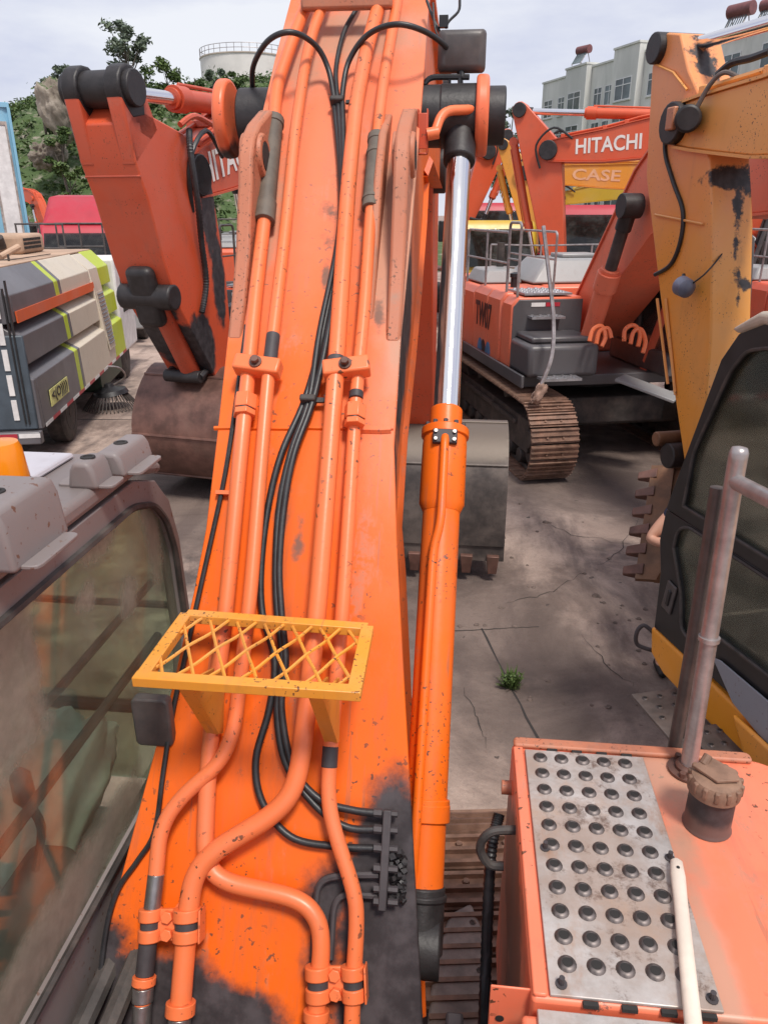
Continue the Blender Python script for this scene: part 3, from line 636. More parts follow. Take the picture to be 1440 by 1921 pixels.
def excavator(label, loc, yaw, P):
    g = P.get; s = g('s', 1.0); pt = M[g('paint', 'orange_old')]; pb = M[g('boom_paint', g('paint', 'orange_old'))]; dark = M[g('panel', 'grey_panel')]
    root = thing('excavator', label, 'excavator', loc, yaw, g('group'), s)
    ty = g('track_yaw', 0.0)
    if g('tracks', True):
        for sx in (-1, 1): track(root, sx*1.2, g('tl', 4.4), .98, g('shoe', .6), g('ty', 0.0), shoes=g('shoes', True))
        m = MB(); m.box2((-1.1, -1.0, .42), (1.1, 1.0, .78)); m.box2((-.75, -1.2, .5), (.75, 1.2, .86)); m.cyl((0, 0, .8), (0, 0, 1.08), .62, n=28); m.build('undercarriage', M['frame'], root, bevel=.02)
    if g('house', True):
        m = MB(); m.box2((-1.38, -1.9, 1.06), (1.38, 1.35, 1.2)); m.box2((-1.42, -1.85, 1.08), (-1.38, 1.3, 1.24)); m.box2((1.38, -1.85, 1.08), (1.42, 1.5, 1.24)); m.build('platform', dark, root, bevel=.012)
        # counterweight
        arc = [(-1.38, -1.95)] + [(1.38*math.sin(a), -1.95-.85*math.cos(a)) for a in [R(-80+i*10) for i in range(17)]] + [(1.38, -1.95)]
        m = MB(); m.loft([[(x*(1-b_), y+(.05 if b_ else 0), z) for x, y in arc] for z, b_ in ((1.1, .02), (1.2, 0), (2.1, 0), (2.2, .03))]); m.build('counterweight', M[g('cw', g('paint', 'orange_old'))], root, bevel=.03)
        # right hand side: pump room, tank, tool box
        for (y0, y1, z1) in ((-1.93, -.92, 2.12), (-.91, -.22, 2.14), (-.21, .38, 2.14)):
            m = MB(); m.prism([(.45, 1.2), (1.38, 1.2), (1.38, z1-.10), (1.30, z1), (.45, z1)], 1, y0, y1); m.build('side_panel', pt, root, bevel=.03, seg=3)
        m = MB(); m.prism([(.40, 1.2), (1.36, 1.2), (1.36, 2.02), (1.28, 2.12), (.40, 2.12)], 1, .39, .80); m.build('tank_front', pt, root, bevel=.03, seg=3)
        m = MB(); m.prism([(.40, 1.2), (1.345, 1.2), (1.345, 2.0), (1.27, 2.09), (.40, 2.09)], 1, .80, .822); m.build('front_panel', dark, root, bevel=.008)
        m = MB(); m.box2((.45, .82, 1.22), (1.37, 1.58, 1.62)); tb = m.build('tool_box', dark, root, bevel=.06, seg=3)
        m = MB(); m.box2((.50, .84, 1.625), (1.30, 1.45, 1.70)); m.build('lid', dark, tb, bevel=.025)
        for (y0, y1, z0, x0, x1) in ((1.58, 1.80, 1.22, .75, 1.25), (.82, 1.0, 1.86, .7, 1.15)):
            m = MB(); m.box2((x0, y0, z0), (x1, y1, z0+.03))
            for i in range(4):
                for j in range(2): m.cyl((x0+.08+i*.11, y0+.06+j*.09, z0+.03), (x0+.08+i*.11, y0+.06+j*.09, z0+.045), .02, n=6)
            m.build('step', M['galv'], root)
        for i, c in enumerate(('red_truck', 'white')): MB().box2((.72+i*.2, .824, 2.0), (.91+i*.2, .828, 2.05)).build('reflector', M[c], root)
        m = MB(); m.box2((.55, .1, 2.14), (1.2, .8, 2.165)); 
        for i in range(6):
            for j in range(6): m.cyl((.62+i*.1, .16+j*.1, 2.165), (.62+i*.1, .16+j*.1, 2.18), .025, .018, n=6)
        m.build('tread_plate', M['galv'], root)
        MB().lathe((.95, -.35, 2.13), (0, 0, 1), [(.06, 0), (.06, .14), (.075, .15), (.075, .20), (.02, .22)], 12).build('filler_cap', M['black'], root)
        # engine hood
        hd = M[g('hood', 'grey_hood')]
        m = MB(); m.box2((-1.3, -1.93, 1.2), (.44, -.25, 2.15)); m.build('engine_bay', pt, root, bevel=.03)
        m = MB(); m.hexa([(-1.25, -1.9, 2.16), (.6, -1.9, 2.16), (.6, -.6, 2.16), (-1.25, -.6, 2.16), (-1.0, -1.75, 2.5), (.3, -1.75, 2.5), (.3, -.85, 2.5), (-1.0, -.85, 2.5)]); ho = m.build('engine_hood', hd, root, bevel=.04)
        MB().box2((-.6, -1.5, 2.5), (.0, -1.0, 2.56)).build('hood_vent', hd, ho, bevel=.02)
        m = MB(); m.hexa([(.62, -1.9, 2.14), (1.25, -1.9, 2.14), (1.25, -.95, 2.14), (.62, -.95, 2.14), (.68, -1.8, 2.34), (1.15, -1.8, 2.34), (1.15, -1.05, 2.34), (.68, -1.05, 2.34)]); m.build('engine_hood', hd, root, bevel=.03)
        MB().cyl((.75, -1.7, 2.34), (.75, -1.7, 2.7), .06, n=10).build('exhaust', M['frame'], root)
        if g('rails', True):
            for (a, b, hh) in ((-1.7, .3, .78), (.3, .75, .9)):
                m = MB(); x = 1.28
                m.tube(fillet([(x, a, 2.12), (x, a, 2.12+hh), (x, b, 2.12+hh), (x, b, 2.12)], .08), .019, 7); m.tube([(x, a, 2.12+hh*.5), (x, b, 2.12+hh*.5)], .014, 6)
                if b-a > 1: m.tube([(x, (a+b)/2, 2.12), (x, (a+b)/2, 2.12+hh)], .016, 6)
                m.build('handrail', M[g('rail_mat', 'pole_dark')], root)
            m = MB(); m.tube(fillet([(.62, -1.7, 2.16), (.62, -1.7, 2.9), (.62, .3, 2.9), (.62, .3, 2.16)], .08), .017, 7); m.tube([(.62, -1.7, 2.55), (.62, .3, 2.55)], .014, 6); m.build('handrail', M[g('rail_mat', 'pole_dark')], root)
        if g('side_text'):
            side_text(root, g('side_text'), .36, .78, (1.381, -.40, 1.76), (0, 1, 0) if True else 0, (0, 0, 1), M['letter_black'], off=.003)
    if g('cab', True):
        cm = M[g('cab_paint', 'charcoal')]
        pr = [(.12, 1.2), (1.75, 1.2), (1.9, 1.55), (1.62, 2.86), (1.45, 2.95), (.22, 2.95), (.12, 2.85)]
        cab = MB().prism([(.12, 2.8), (1.62, 2.8), (1.62, 2.86), (1.45, 2.97), (.22, 2.97), (.12, 2.88)], 0, -1.38, -.38).build('cab', cm, root, bevel=.04, seg=3)
        m = MB(); m.box2((-1.38, .12, 1.2), (-.38, 1.75, 1.5)); m.build('cab_base', cm, cab, bevel=.03)
        for x in (-1.35, -.41):
            m = MB()
            for a, b in (((.15, 1.45), (.15, 2.85)), ((.85, 1.45), (.85, 2.85)), ((1.83, 1.5), (1.58, 2.85))): m.tube([(x, *a), (x, *b)], .045, 6)
            m.build('pillar', cm, cab)
            m = MB(); m.prism([(.17, 1.5), (1.78, 1.5), (1.55, 2.82), (.17, 2.82)], 0, x-.012, x-.004); m.build('window', M['glass_bg'], cab, smooth=0)
        m = MB(); m.hexa([(-1.34, 1.76, 1.5), (-.42, 1.76, 1.5), (-.42, 1.77, 1.5), (-1.34, 1.77, 1.5), (-1.34, 1.58, 2.82), (-.42, 1.58, 2.82), (-.42, 1.59, 2.82), (-1.34, 1.59, 2.82)]); m.build('windscreen', M['glass_bg'], cab, smooth=0)
        m = MB(); m.box2((-1.1, .4, 1.5), (-.65, .9, 1.75)); m.hexa([(-1.1, .4, 1.75), (-.65, .4, 1.75), (-.65, .52, 1.75), (-1.1, .52, 1.75), (-1.05, .28, 2.4), (-.7, .28, 2.4), (-.7, .38, 2.4), (-1.05, .38, 2.4)]); m.build('seat', M['interior'], cab, bevel=.03)
    # front attachment
    foot, bend, tip = g('foot', (.35, 1.75)), g('bend'), g('tip')
    if bend:
        w_ = g('bw', .56); fb = Vector(bend)-Vector(foot); bt = Vector(tip)-Vector(bend)
        pts = [foot, tuple(Vector(foot).lerp(Vector(bend), .5)), bend, tuple(Vector(bend).lerp(Vector(tip), .55)), tip]
        k = g('bt', 1.0); th = [(.14*k, .22*k), (.30*k, .30*k), (.36*k, .44*k), (.30*k, .30*k), (.17*k, .2*k)]
        sm_pts = [tuple(p)[:2] for p in crom([Vector((*p, 0)) for p in pts], 3)]
        sm_th = []
        for i in range(len(pts)-1):
            for q in range(3): t = q/3; sm_th.append((th[i][0]*(1-t)+th[i+1][0]*t, th[i][1]*(1-t)+th[i+1][1]*t))
        sm_th.append(th[-1])
        L_, R_ = arm_boom_poly(sm_pts, sm_th)
        bo = MB().prism(L_+R_[::-1], 0, -w_/2+.025, w_/2-.025).build('boom', pb, root, bevel=.012, smooth=30)
        MB().strip(L_, -w_/2, w_/2, .022).build('top_flange', pb, bo, smooth=30); MB().strip(R_, -w_/2, w_/2, -.022).build('bottom_flange', pb, bo, smooth=30)
        for p, r_ in ((tip, .2*k), (bend, .14), (foot, .2)):
            MB().cyl((-w_/2-.05, *p), (w_/2+.05, *p), r_, n=18).build('pin_boss', M['grease'] if p == tip else pb, bo, bevel=.012)
        m = MB()
        for x in (-w_*.25, w_*.25, -w_*.38): m.tube(crom([(x, p[0], p[1]) for p in [tuple(Vector(q)+Vector((0, .06))) for q in L_[2:-1]]], 2), .022, 6)
        m.build('hydraulic_line', pb, bo, kind='stuff')
        for t_s in (.35, .62, .9):
            pz = Vector(bend).lerp(Vector(tip), t_s*.9); ii = min(range(len(L_)), key=lambda i: (Vector(L_[i])-pz).length)
            MB().box((0, L_[ii][0], L_[ii][1]+.05), (w_*.85, .09, .07)).build('line_clamp', pb, bo, bevel=.01)
        for sx in ((-1, 1) if g('tip_hose', True) else ()):
            MB().tube(crom([(sx*(w_/2+.03), tip[0]-.5*(1 if tip[0] > bend[0] else -1), tip[1]+.2), (sx*(w_/2+.07), tip[0]-.1, tip[1]+.42), (sx*(w_/2+.05), tip[0]+.25, tip[1]+.1), (sx*(w_/2-.02), tip[0]+.15, tip[1]-.35)], 5), .024, 7).build('hose', M['rubber'], bo)
        if g('text'):
            a = Vector(pts[3]); dd = bt.normalized(); nn = Vector((-dd.y, dd.x)); cpt = Vector(bend).lerp(Vector(tip), g('text_at', .5)) + nn*.02
            for sx in (-1, 1):
                u = Vector((0, dd.x, dd.y))*sx; v = Vector((0, nn.x, nn.y)); tm = M[g('text_mat', 'letter')]
                side_text(bo, g('text'), .30*k, 1.35*k, (sx*(w_/2-.024), cpt.x, cpt.y), u, v, tm, off=.003)
        top, nose = g('arm_top'), g('nose')
        aw = g('aw', .42)
        hp = hull2(circ(top, .17*k)+circ(tip, .27*k)+circ(nose, .15*k)+circ(tuple(Vector(tip).lerp(Vector(nose), .3)+ (Vector(nose)-Vector(tip)).normalized().orthogonal()*g('arm_belly', .28)*k), .05))
        hp = g('arm_poly') or hp
        ar = MB().prism(hp, 0, -aw/2, aw/2).build('arm', pb, root, bevel=.015, smooth=30)
        if g('fork'):
            for sx in (-1, 1):
                ch = hull2(circ(top, .19)+g('fork')); MB().prism(ch, 0, sx*aw*.24, sx*aw*.5).build('fork_cheek', pb, ar, bevel=.02, seg=3)
                MB().prism(hull2(circ(top, .192)+[(top[0]+.02, top[1]-.24), (top[0]-.18, top[1]-.2)]), 0, sx*(aw*.24-.003), sx*(aw*.5+.003)).build('greasy_cheek', M['grease'], ar, bevel=.02, seg=3)
            MB().cyl((-aw*.24, *top), (aw*.24, *top), .15, n=24).build('fork_pin', M['grease'], ar)
        for p, r_, mt in ((top, .15*k, 'grease'), (tip, .20*k, 'grease'), (nose, .14*k, 'grease')): MB().cyl((-aw/2-.06, *p), (aw/2+.06, *p), r_, n=18).build('pin_boss', M[mt], ar, bevel=.01)
        # arm cylinder on the boom top
        base = Vector(bend) + Vector((-(tip[1]-bend[1]), tip[0]-bend[0])).normalized()*.52*k + (Vector(foot)-Vector(bend)).normalized()*g('cyl_back', .3)
        if g('cyl_base'): base = Vector(g('cyl_base'))
        cylinder(root, tuple(base), top, .105*k, 0, g('cyl_frac', .58), pb, 'arm_cylinder')
        MB().prism(hull2(circ(tuple(base), .13*k)+[tuple(Vector(bend)+Vector((.15, .3))*k), tuple(Vector(bend)+Vector((-.4, .1))*k)]), 0, -.17, .17).build('bracket', pb, bo)
        if g('boom_cyl', True):
            c1 = tuple(Vector(foot).lerp(Vector(bend), .86) - Vector((0, .05))); c0 = g('bc0', (foot[0]+.75, foot[1]-.42))
            for sx in (-1, 1): cylinder(root, c0, c1, .10*k, sx*(w_/2+.16), g('bc_frac', .62), pb, 'boom_cylinder', g('bc_rod', 'chrome'))
        if g('bucket', True):
            bk, lp = bucket(root, nose, g('bang', 0.0), g('bwid', 1.15), M[g('bmat', 'bucket')], g('bs', 1.0))
            # bucket cylinder and links on the front of the arm
            d = (Vector(nose)-Vector(top)); dn = d.normalized(); nn = Vector((-dn.y, dn.x)) * g('bcyl_side', 1); cb0 = Vector(top) + dn*.55*k + nn*.30*k; cb1 = Vector(nose) - dn*.42*k + nn*.42*k
            if g('bucket_cyl', True): cylinder(root, tuple(cb0), tuple(cb1), .085*k, 0, .6, pb, 'bucket_cylinder')
            m = MB()
            for x in (-.16, .16):
                m.tube([(x, *lp), (x, *cb1)], .05, 6); m.tube([(x*1.3, *cb1), (x*1.3, *(Vector(nose)-dn*.36))], .045, 6)
            m.cyl((-.22, *cb1), (.22, *cb1), .07, n=12); m.cyl((-.25, *lp), (.25, *lp), .06, n=12); m.build('link', M['grease'], root, bevel=.008)
    return root
def plane_pt(px, py, loc, yaw, s=1.0):
    """photo pixel -> (y,z) in the centre plane of a machine at loc with heading yaw"""
    f = Vector((-math.sin(yaw), math.cos(yaw), 0)); n = Vector((math.cos(yaw), math.sin(yaw), 0)); p = onplane(px, py, Vector(loc), n)
    return ((p-Vector(loc)).dot(f)/s, p.z/s)
# ================================================================== the excavator we stand on
MX = -.48
main = thing('excavator', 'near orange excavator whose boom with pipes fills the middle of the picture', 'excavator', (MX, .28, 0))
K = D(570, 830, 2.3); A_UP, A_LO = R(46), R(56)
def bplane(py, off=0.0):
    a = A_UP if py <= 830 else A_LO; n = Vector((0, -math.sin(a), math.cos(a))); return Vector((0, K.y, K.z)) + n*off, n
def B(px, py, off=0.0):
    p, n = bplane(py, off); return onplane(px, py, p, n)
def S(py):  # profile point (y,z) of the boom top at image row py (on the boom centre line)
    p = B(600, py); return p
# ---- boom shell: stations (left px, right px, py, side depth)
st = [(152, 800, 2010, .42), (190, 789, 1800, .50), (268, 772, 1500, .56), (322, 760, 1300, .60), (362, 750, 1120, .64), (385, 744, 1000, .66), (405, 739, 830, .70), (428, 752, 620, .74), (452, 771, 430, .80), (482, 786, 250, .86), (515, 797, 110, .88), (536, 802, 30, .86)]
rings = []
for (l, r, py, dp) in st:
    a, b = B(l, py), B(r, py); _, n = bplane(py); y = (a.y+b.y)/2; z = (a.z+b.z)/2
    rings.append((a.x, b.x, y, z, n, dp))
la = rings[-1]; xl, xr = la[0], la[1]
for (dy, dz, ang, dp) in ((.16, .13, 30, .84), (.40, .22, 8, .80), (1.1, .18, -6, .66), (2.0, -.02, -14, .52), (2.75, -.22, -16, .36)):
    n = Vector((0, -math.sin(R(ang)), math.cos(R(ang)))); rings.append((xl, xr, la[2]+dy, la[3]+dz, n, dp))
BOOM_L, BOOM_R = rings[6][0], rings[6][1]
blob = [(B(230, 1880), (.22, .22, .12)), (B(300, 1870), (.16, .16, .10)), (B(190, 1790), (.07, .1, .1)), (B(420, 1925), (.16, .2, .09)), (B(735, 1600), (.105, .22, .22)), (B(745, 1760), (.17, .2, .2)), (B(735, 1900), (.2, .2, .2)), (B(615, 1690), (.06, .06, .12)), (B(610, 1800), (.05, .05, .1)), (B(690, 1660), (.1, .1, .12))]
blob += [(B(738, py, -dd)+Vector((0, 0, 0)), (.045, .30, .30)) for py, dd in ()]
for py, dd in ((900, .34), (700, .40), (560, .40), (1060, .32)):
    _p = B(745, py, -dd); blob.append((Vector((B(745, 830).x-.03, _p.y, _p.z)), (.05, .27, .27)))  # darker blobs along the right side face of the boom
rb = [(B(622, 400), (.018, .02, .02)), (B(615, 450), (.02, .03, .03)), (B(640, 330), (.015, .02, .02)), (B(505, 660), (.012, .05, .05)), (B(610, 520), (.012, .05, .06)), (B(530, 960), (.02, .08, .08)), (B(710, 590), (.012, .04, .05)), (B(560, 1010), (.012, .05, .05))]
db = [(B(665, 45), (.34, .09, .08)), (B(745, 430), (.10, .42, .42)), (B(480, 430), (.08, .34, .34)), (B(665, 70), (.34, .12, .12)), (B(560, 120), (.1, .12, .12)), (B(742, 640), (.03, .2, .2))]
M['boom'] = paint('boom_orange_paint', (.80, .128, .006), .5, .42, .42, spec=.32, fade=(.78, .17, .045), scratch=True, fades=[(B(640, 250), (.8, .8, .8)), (B(740, 650), (.12, .6, .6))], stains=blob, stain_col=(.030, .024, .026), rusts=rb, dusts=db, namp=.10)  # paler upper boom: paint fading plus sky reflection put into the colour
m = MB(); rr = []
for (a, b, y, z, n, dp) in rings:
    q = Vector((0, y, z)); lo = q - n*dp; e = .035
    rr.append([(a, y, z), (b, y, z), (b+.0, *(q-n*.03).yz), (b-e, *(q-n*.045).yz), (b-e, *(lo+n*.03).yz), (b-.01, *lo.yz), (a+.01, *lo.yz), (a+e, *(lo+n*.03).yz), (a+e, *(q-n*.045).yz), (a, *(q-n*.03).yz)])
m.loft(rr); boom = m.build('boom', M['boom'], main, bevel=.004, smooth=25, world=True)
# weld beads
m = MB(); m.tube([B(402+i*(738-402)/14, 803+random.uniform(-1, 1), .0) for i in range(15)], .008, 6); m.build('weld_seam', M['boom'], boom, world=True)
m = MB(); m.tube([B(x, 806+random.uniform(-1, 1), .002) for x in (660, 690, 715, 733)], .013, 6); m.build('weld_seam', M['boom'], boom, world=True)
# ---- hydraulic pipes
def bpts(L_, off): return [B(x, y, off) for x, y in L_]
PIPES = [
 ([(590, 1985), (595, 1862), (604, 1780), (598, 1725), (562, 1686), (410, 1654), (384, 1608), (386, 1520), (395, 1385), (426, 1122), (457, 790), (478, 570), (497, 400), (513, 240), (519, 160), (551, 68), (580, -5), (590, -40)], .024, .050, 'pipe'),
 ([(262, 1985), (268, 1860), (281, 1740), (293, 1640), (300, 1555), (338, 1496), (412, 1434), (438, 1375), (446, 1313), (469, 1122), (503, 707), (535, 436), (552, 257), (571, 128), (586, 60), (608, 5), (620, -40)], .021, .066, 'pipe'),
 ([(332, 1985), (342, 1840), (352, 1720), (362, 1645), (398, 1598), (520, 1525), (558, 1470), (577, 1317), (597, 1122), (628, 720), (653, 350), (668, 194), (688, 89), (711, 8), (722, -40)], .0275, .070, 'pipe'),
 ([(658, 1985), (662, 1850), (669, 1740), (667, 1680), (625, 1555), (614, 1490), (620, 1400), (644, 1122), (669, 725), (683, 580), (695, 400), (711, 218), (719, 152), (744, 8), (752, -40)], .021, .055, 'pipe')]
pipes = []
for (L_, r_, off, mt) in PIPES:
    m = MB(); m.tube(fillet(bpts(L_, off), .075, 6), r_, 14); pipes.append(m.build('hydraulic_pipe', M[mt], boom, world=True, smooth=60))
def along(L_, py, off):
    for (a, b) in zip(L_[:-1], L_[1:]):
        if (a[1]-py)*(b[1]-py) <= 0 and a[1] != b[1]: t = (py-a[1])/(b[1]-a[1]); return B(a[0]+(b[0]-a[0])*t, py, off)
def ring_on(i, py0, py1, dr, mat, name, n=16, bev=.002):
    L_, r_, off, _ = PIPES[i]; a, b = along(L_, py0, off), along(L_, py1, off); return MB().cyl(a, b, r_+dr, n=n).build(name, mat, pipes[i], bevel=bev, world=True)
for i, py in ((0, 765), (3, 783)):
    ring_on(i, py-22, py+4, .013, M['pipe'], 'coupling_nut', 6); ring_on(i, py+6, py+16, .012, M['pipe'], 'coupling_nut', 6); ring_on(i, py+3, py+7, .007, M['grease'], 'seal')
ring_on(0, 226, 415, .010, M['sleeve'], 'rubber_sleeve'); ring_on(3, 255, 392, .011, M['sleeve'], 'rubber_sleeve')
for i, a_, b_ in ((0, 224, 236), (0, 380, 416), (3, 256, 268), (3, 285, 293), (3, 372, 378)): ring_on(i, a_, b_, .014, M['sleeve'], 'sleeve_band')
ring_on(1, 1752, 1830, .003, M['primer'], 'bare_steel'); ring_on(1, 1640, 1705, .0012, M['steel'], 'bare_steel'); ring_on(1, 1832, 1848, .010, M['pipe'], 'fitting_collar'); ring_on(1, 1852, 1880, .006, M['steel'], 'fitting'); ring_on(1, 1884, 1975, .003, M['steel'], 'hose_end')
ring_on(2, 1880, 1905, .011, M['pipe'], 'fitting_collar'); ring_on(2, 1908, 1970, .002, M['steel'], 'hose_end'); ring_on(0, 1895, 1915, .010, M['pipe'], 'fitting_collar')
ring_on(1, 628, 690, .0012, M['primer'], 'bare_patch'); ring_on(2, 672, 690, .0012, M['primer'], 'bare_patch'); ring_on(3, 735, 748, .001, M['primer'], 'bare_patch'); ring_on(3, 1400, 1440, .001, M['primer'], 'bare_patch')
# ---- pipe clamps
def clamp(i, j, py, hgt, name='pipe_clamp', loops=False):
    A, B_ = PIPES[i], PIPES[j]; a, b = along(A[0], py, A[2]), along(B_[0], py, B_[2]); _, n = bplane(py); u = (b-a); u -= n*u.dot(n); u.normalize(); v = n.cross(u)
    R3 = Matrix((u, v, n)).transposed(); c = (a+b)/2; W_ = (b-a).length
    m = MB()
    if not loops:
        m.box(c+n*.012, (W_+.075, hgt, .055), R3)
        o = m.build(name, M['pipe'], boom, bevel=.008, seg=3, world=True)
        q = c+n*.04 - u*W_*.02; MB().cyl(q, q+n*.005, .020, n=16).build('washer', M['bucket'], o, world=True)
        MB().cyl(q+n*.005, q+n*.022, .0135, n=6).build('bolt', M['bucket'], o, world=True, bevel=.002)
    else:
        m.box(c-n*.002, (W_-.03, hgt*.95, .014), R3)
        for p, P_ in ((a, A), (b, B_)):
            for k in (-1, 1): m.cyl(p+v*(k*hgt*.30-hgt*.19), p+v*(k*hgt*.30+hgt*.19), P_[1]+.010, n=18)
        m.box(b+u*(B_[1]+.012), (.006, hgt, .05), R3)
        o = m.build(name, M['pipe'], boom, bevel=.003, world=True)
        for k in (-1, 1):
            q = c+n*.005+v*(k*hgt*.26); MB().cyl(q, q+n*.016, .0165, n=6).build('bolt', M['pipe'], o, world=True, bevel=.002)
        for p, P_ in ((a, A), (b, B_)): MB().cyl(p-v*hgt*.11, p+v*hgt*.11, P_[1]+.0045, n=16).build('clamp_gap', M['primer'], o, world=True)
    return o
clamp(0, 1, 692, .055); clamp(2, 3, 695, .055); clamp(1, 2, 1735, .082, loops=True); clamp(0, 3, 1845, .085, loops=True)
# mounting tabs under the clamps
m = MB(); m.box(B(345, 1690, .02), (.012, .10, .04), Matrix.Rotation(A_LO, 3, 'X') @ Matrix.Rotation(R(-35), 3, 'Z')); m.build('clamp_tab', M['pipe'], boom, world=True)
# ---- black hoses
H1 = [(626, 192), (638, 320), (636, 450), (606, 620), (572, 748), (528, 850), (503, 950), (490, 1060), (492, 1150), (515, 1240), (505, 1330), (480, 1425), (492, 1505), (545, 1570), (625, 1588), (700, 1592)]
H2 = [(634, 192), (641, 320), (634, 450), (600, 620), (580, 748), (545, 850), (524, 950), (517, 1060), (520, 1150), (530, 1240), (520, 1330), (535, 1430), (590, 1510), (650, 1552), (712, 1556)]
H3 = [(642, 192), (645, 320), (642, 450), (616, 620), (588, 748), (552, 850), (533, 950), (524, 1060), (528, 1150), (536, 1240), (528, 1330), (550, 1440), (600, 1500), (660, 1520), (712, 1526)]
for k, Hh in enumerate((H1, H2, H3)):
    m = MB(); m.tube(crom([B(x, y, .022+.007*k) for x, y in Hh], 7), .0105, 9); m.build('hose', M['rubber'], boom, world=True, smooth=70)
def loop(pts, r_=.0105):
    m = MB(); m.tube(crom([B(x, y, o) for x, y, o in pts], 8), r_, 9); m.build('hose', M['rubber'], boom, world=True, smooth=70)
loop([(628, 195, .02), (616, 130, .05), (592, 85, .12), (548, 60, .20), (505, 74, .18), (476, 120, .06), (474, 165, -.06), (482, 205, -.18)])
loop([(640, 195, .02), (652, 120, .05), (688, 66, .12), (742, 45, .18), (800, 60, .14), (842, 95, .02), (862, 140, -.10), (866, 215, -.18)])
loop([(634, 195, .02), (630, 130, .02), (645, 60, .025), (672, 8, .03), (680, -40, .03)], .0095)
loop([(800, 0, .06), (815, 40, .04), (835, 80, .0), (858, 130, -.08), (864, 215, -.18)], .006)
loop([(812, 5, .08), (818, 60, .05), (845, 95, .03), (868, 170, -.1)], .004)
m = MB(); m.tube(crom([B(x, y, .012) for x, y in [(462, 610), (447, 720), (434, 815), (420, 900), (402, 985), (372, 1120), (348, 1230), (325, 1330), (306, 1450), (290, 1560), (258, 1615), (222, 1668), (200, 1740), (186, 1850)]], 5), .0075, 8); m.build('cable', M['rubber'], boom, world=True)
for (x, y) in ((415, 925),):
    m = MB(); m.box(B(x+6, y, .012), (.05, .012, .024), Matrix.Rotation(A_LO, 3, 'X')); m.build('cable_clip', M['pipe'], boom, world=True)
# hose clamps
for (x, y, wd) in ((632, 190, .052), (578, 750, .050)):
    a = A_UP if y <= 830 else A_LO; m = MB(); m.box(B(x, y, .034), (wd, .022, .042), Matrix.Rotation(a, 3, 'X')); o = m.build('hose_clamp', M['rubber_dust'], boom, bevel=.006, world=True)
    q = B(x+30, y+1, .03); m = MB(); m.box(q, (.055, .016, .008), Matrix.Rotation(a, 3, 'X')); m.cyl(q+Vector((.012, 0, 0)), q+Vector((.012, -.02, .02)), .009, n=6); m.build('clamp_tab', M['grease'], o, world=True)
# ---- ram mounting lugs on the boom
def lug(xb, sgn, rows, th=.05, hole=None):
    pts = []
    for (py, h) in rows: p = B(600, py, h); pts.append((p.y, p.z))
    base = [B(600, py, -.03) for py in (rows[-1][0], rows[0][0])]; pts += [(p.y, p.z) for p in base]
    m = MB(); m.prism(pts, 0, xb, xb+th); o = m.build('ram_lug', M['lug'], boom, bevel=.010, seg=2, world=True, smooth=30)
    if hole:
        q = B(600, hole[0], hole[1]); nn = Vector((1, 0, 0)); a_ = Vector((xb-.012, q.y, q.z)); b_ = Vector((xb+th+.014, q.y, q.z))
        m = MB(); m.lathe(a_, nn, [(.075, 0), (.075, .012), (.075, th+.014), (.070, th+.026), (.047, th+.026), (.045, .01)], 24); m.build('pin_bush', M['lug'], o, world=True, bevel=.003)
        m = MB(); m.cyl(b_-nn*.02, b_+nn*.0015, .046, n=24); m.build('pin_hole', M['dark'], o, world=True)
    return o
M['lug'] = paint('worn_lug_paint', (.46, .16, .085), 1.3, 1.2, .55, fade=(.48, .29, .20), sc_=1.8, scratch=True)
lug(BOOM_L-.025, 1, [(640, .0), (560, .03), (470, .07), (400, .12), (340, .16), (290, .20), (255, .21), (230, .18), (205, .10)], .05, (292, .11))
lug(BOOM_R-.055, -1, [(640, .0), (560, .03), (470, .07), (400, .12), (340, .16), (290, .20), (255, .21), (230, .18), (205, .10)], .05, (292, .11))
for xb, k in ((BOOM_R-.13, 1),):   # stiffener rib beside the right lug
    pts = [(B(600, py, h).y, B(600, py, h).z) for py, h in ((600, 0), (520, .03), (430, .06), (330, .10), (250, .10), (215, .03), (215, -.02), (600, -.02))]; m = MB(); m.prism(pts, 0, xb, xb+.03); m.build('stiffener', M['lug'], boom, bevel=.008, world=True)
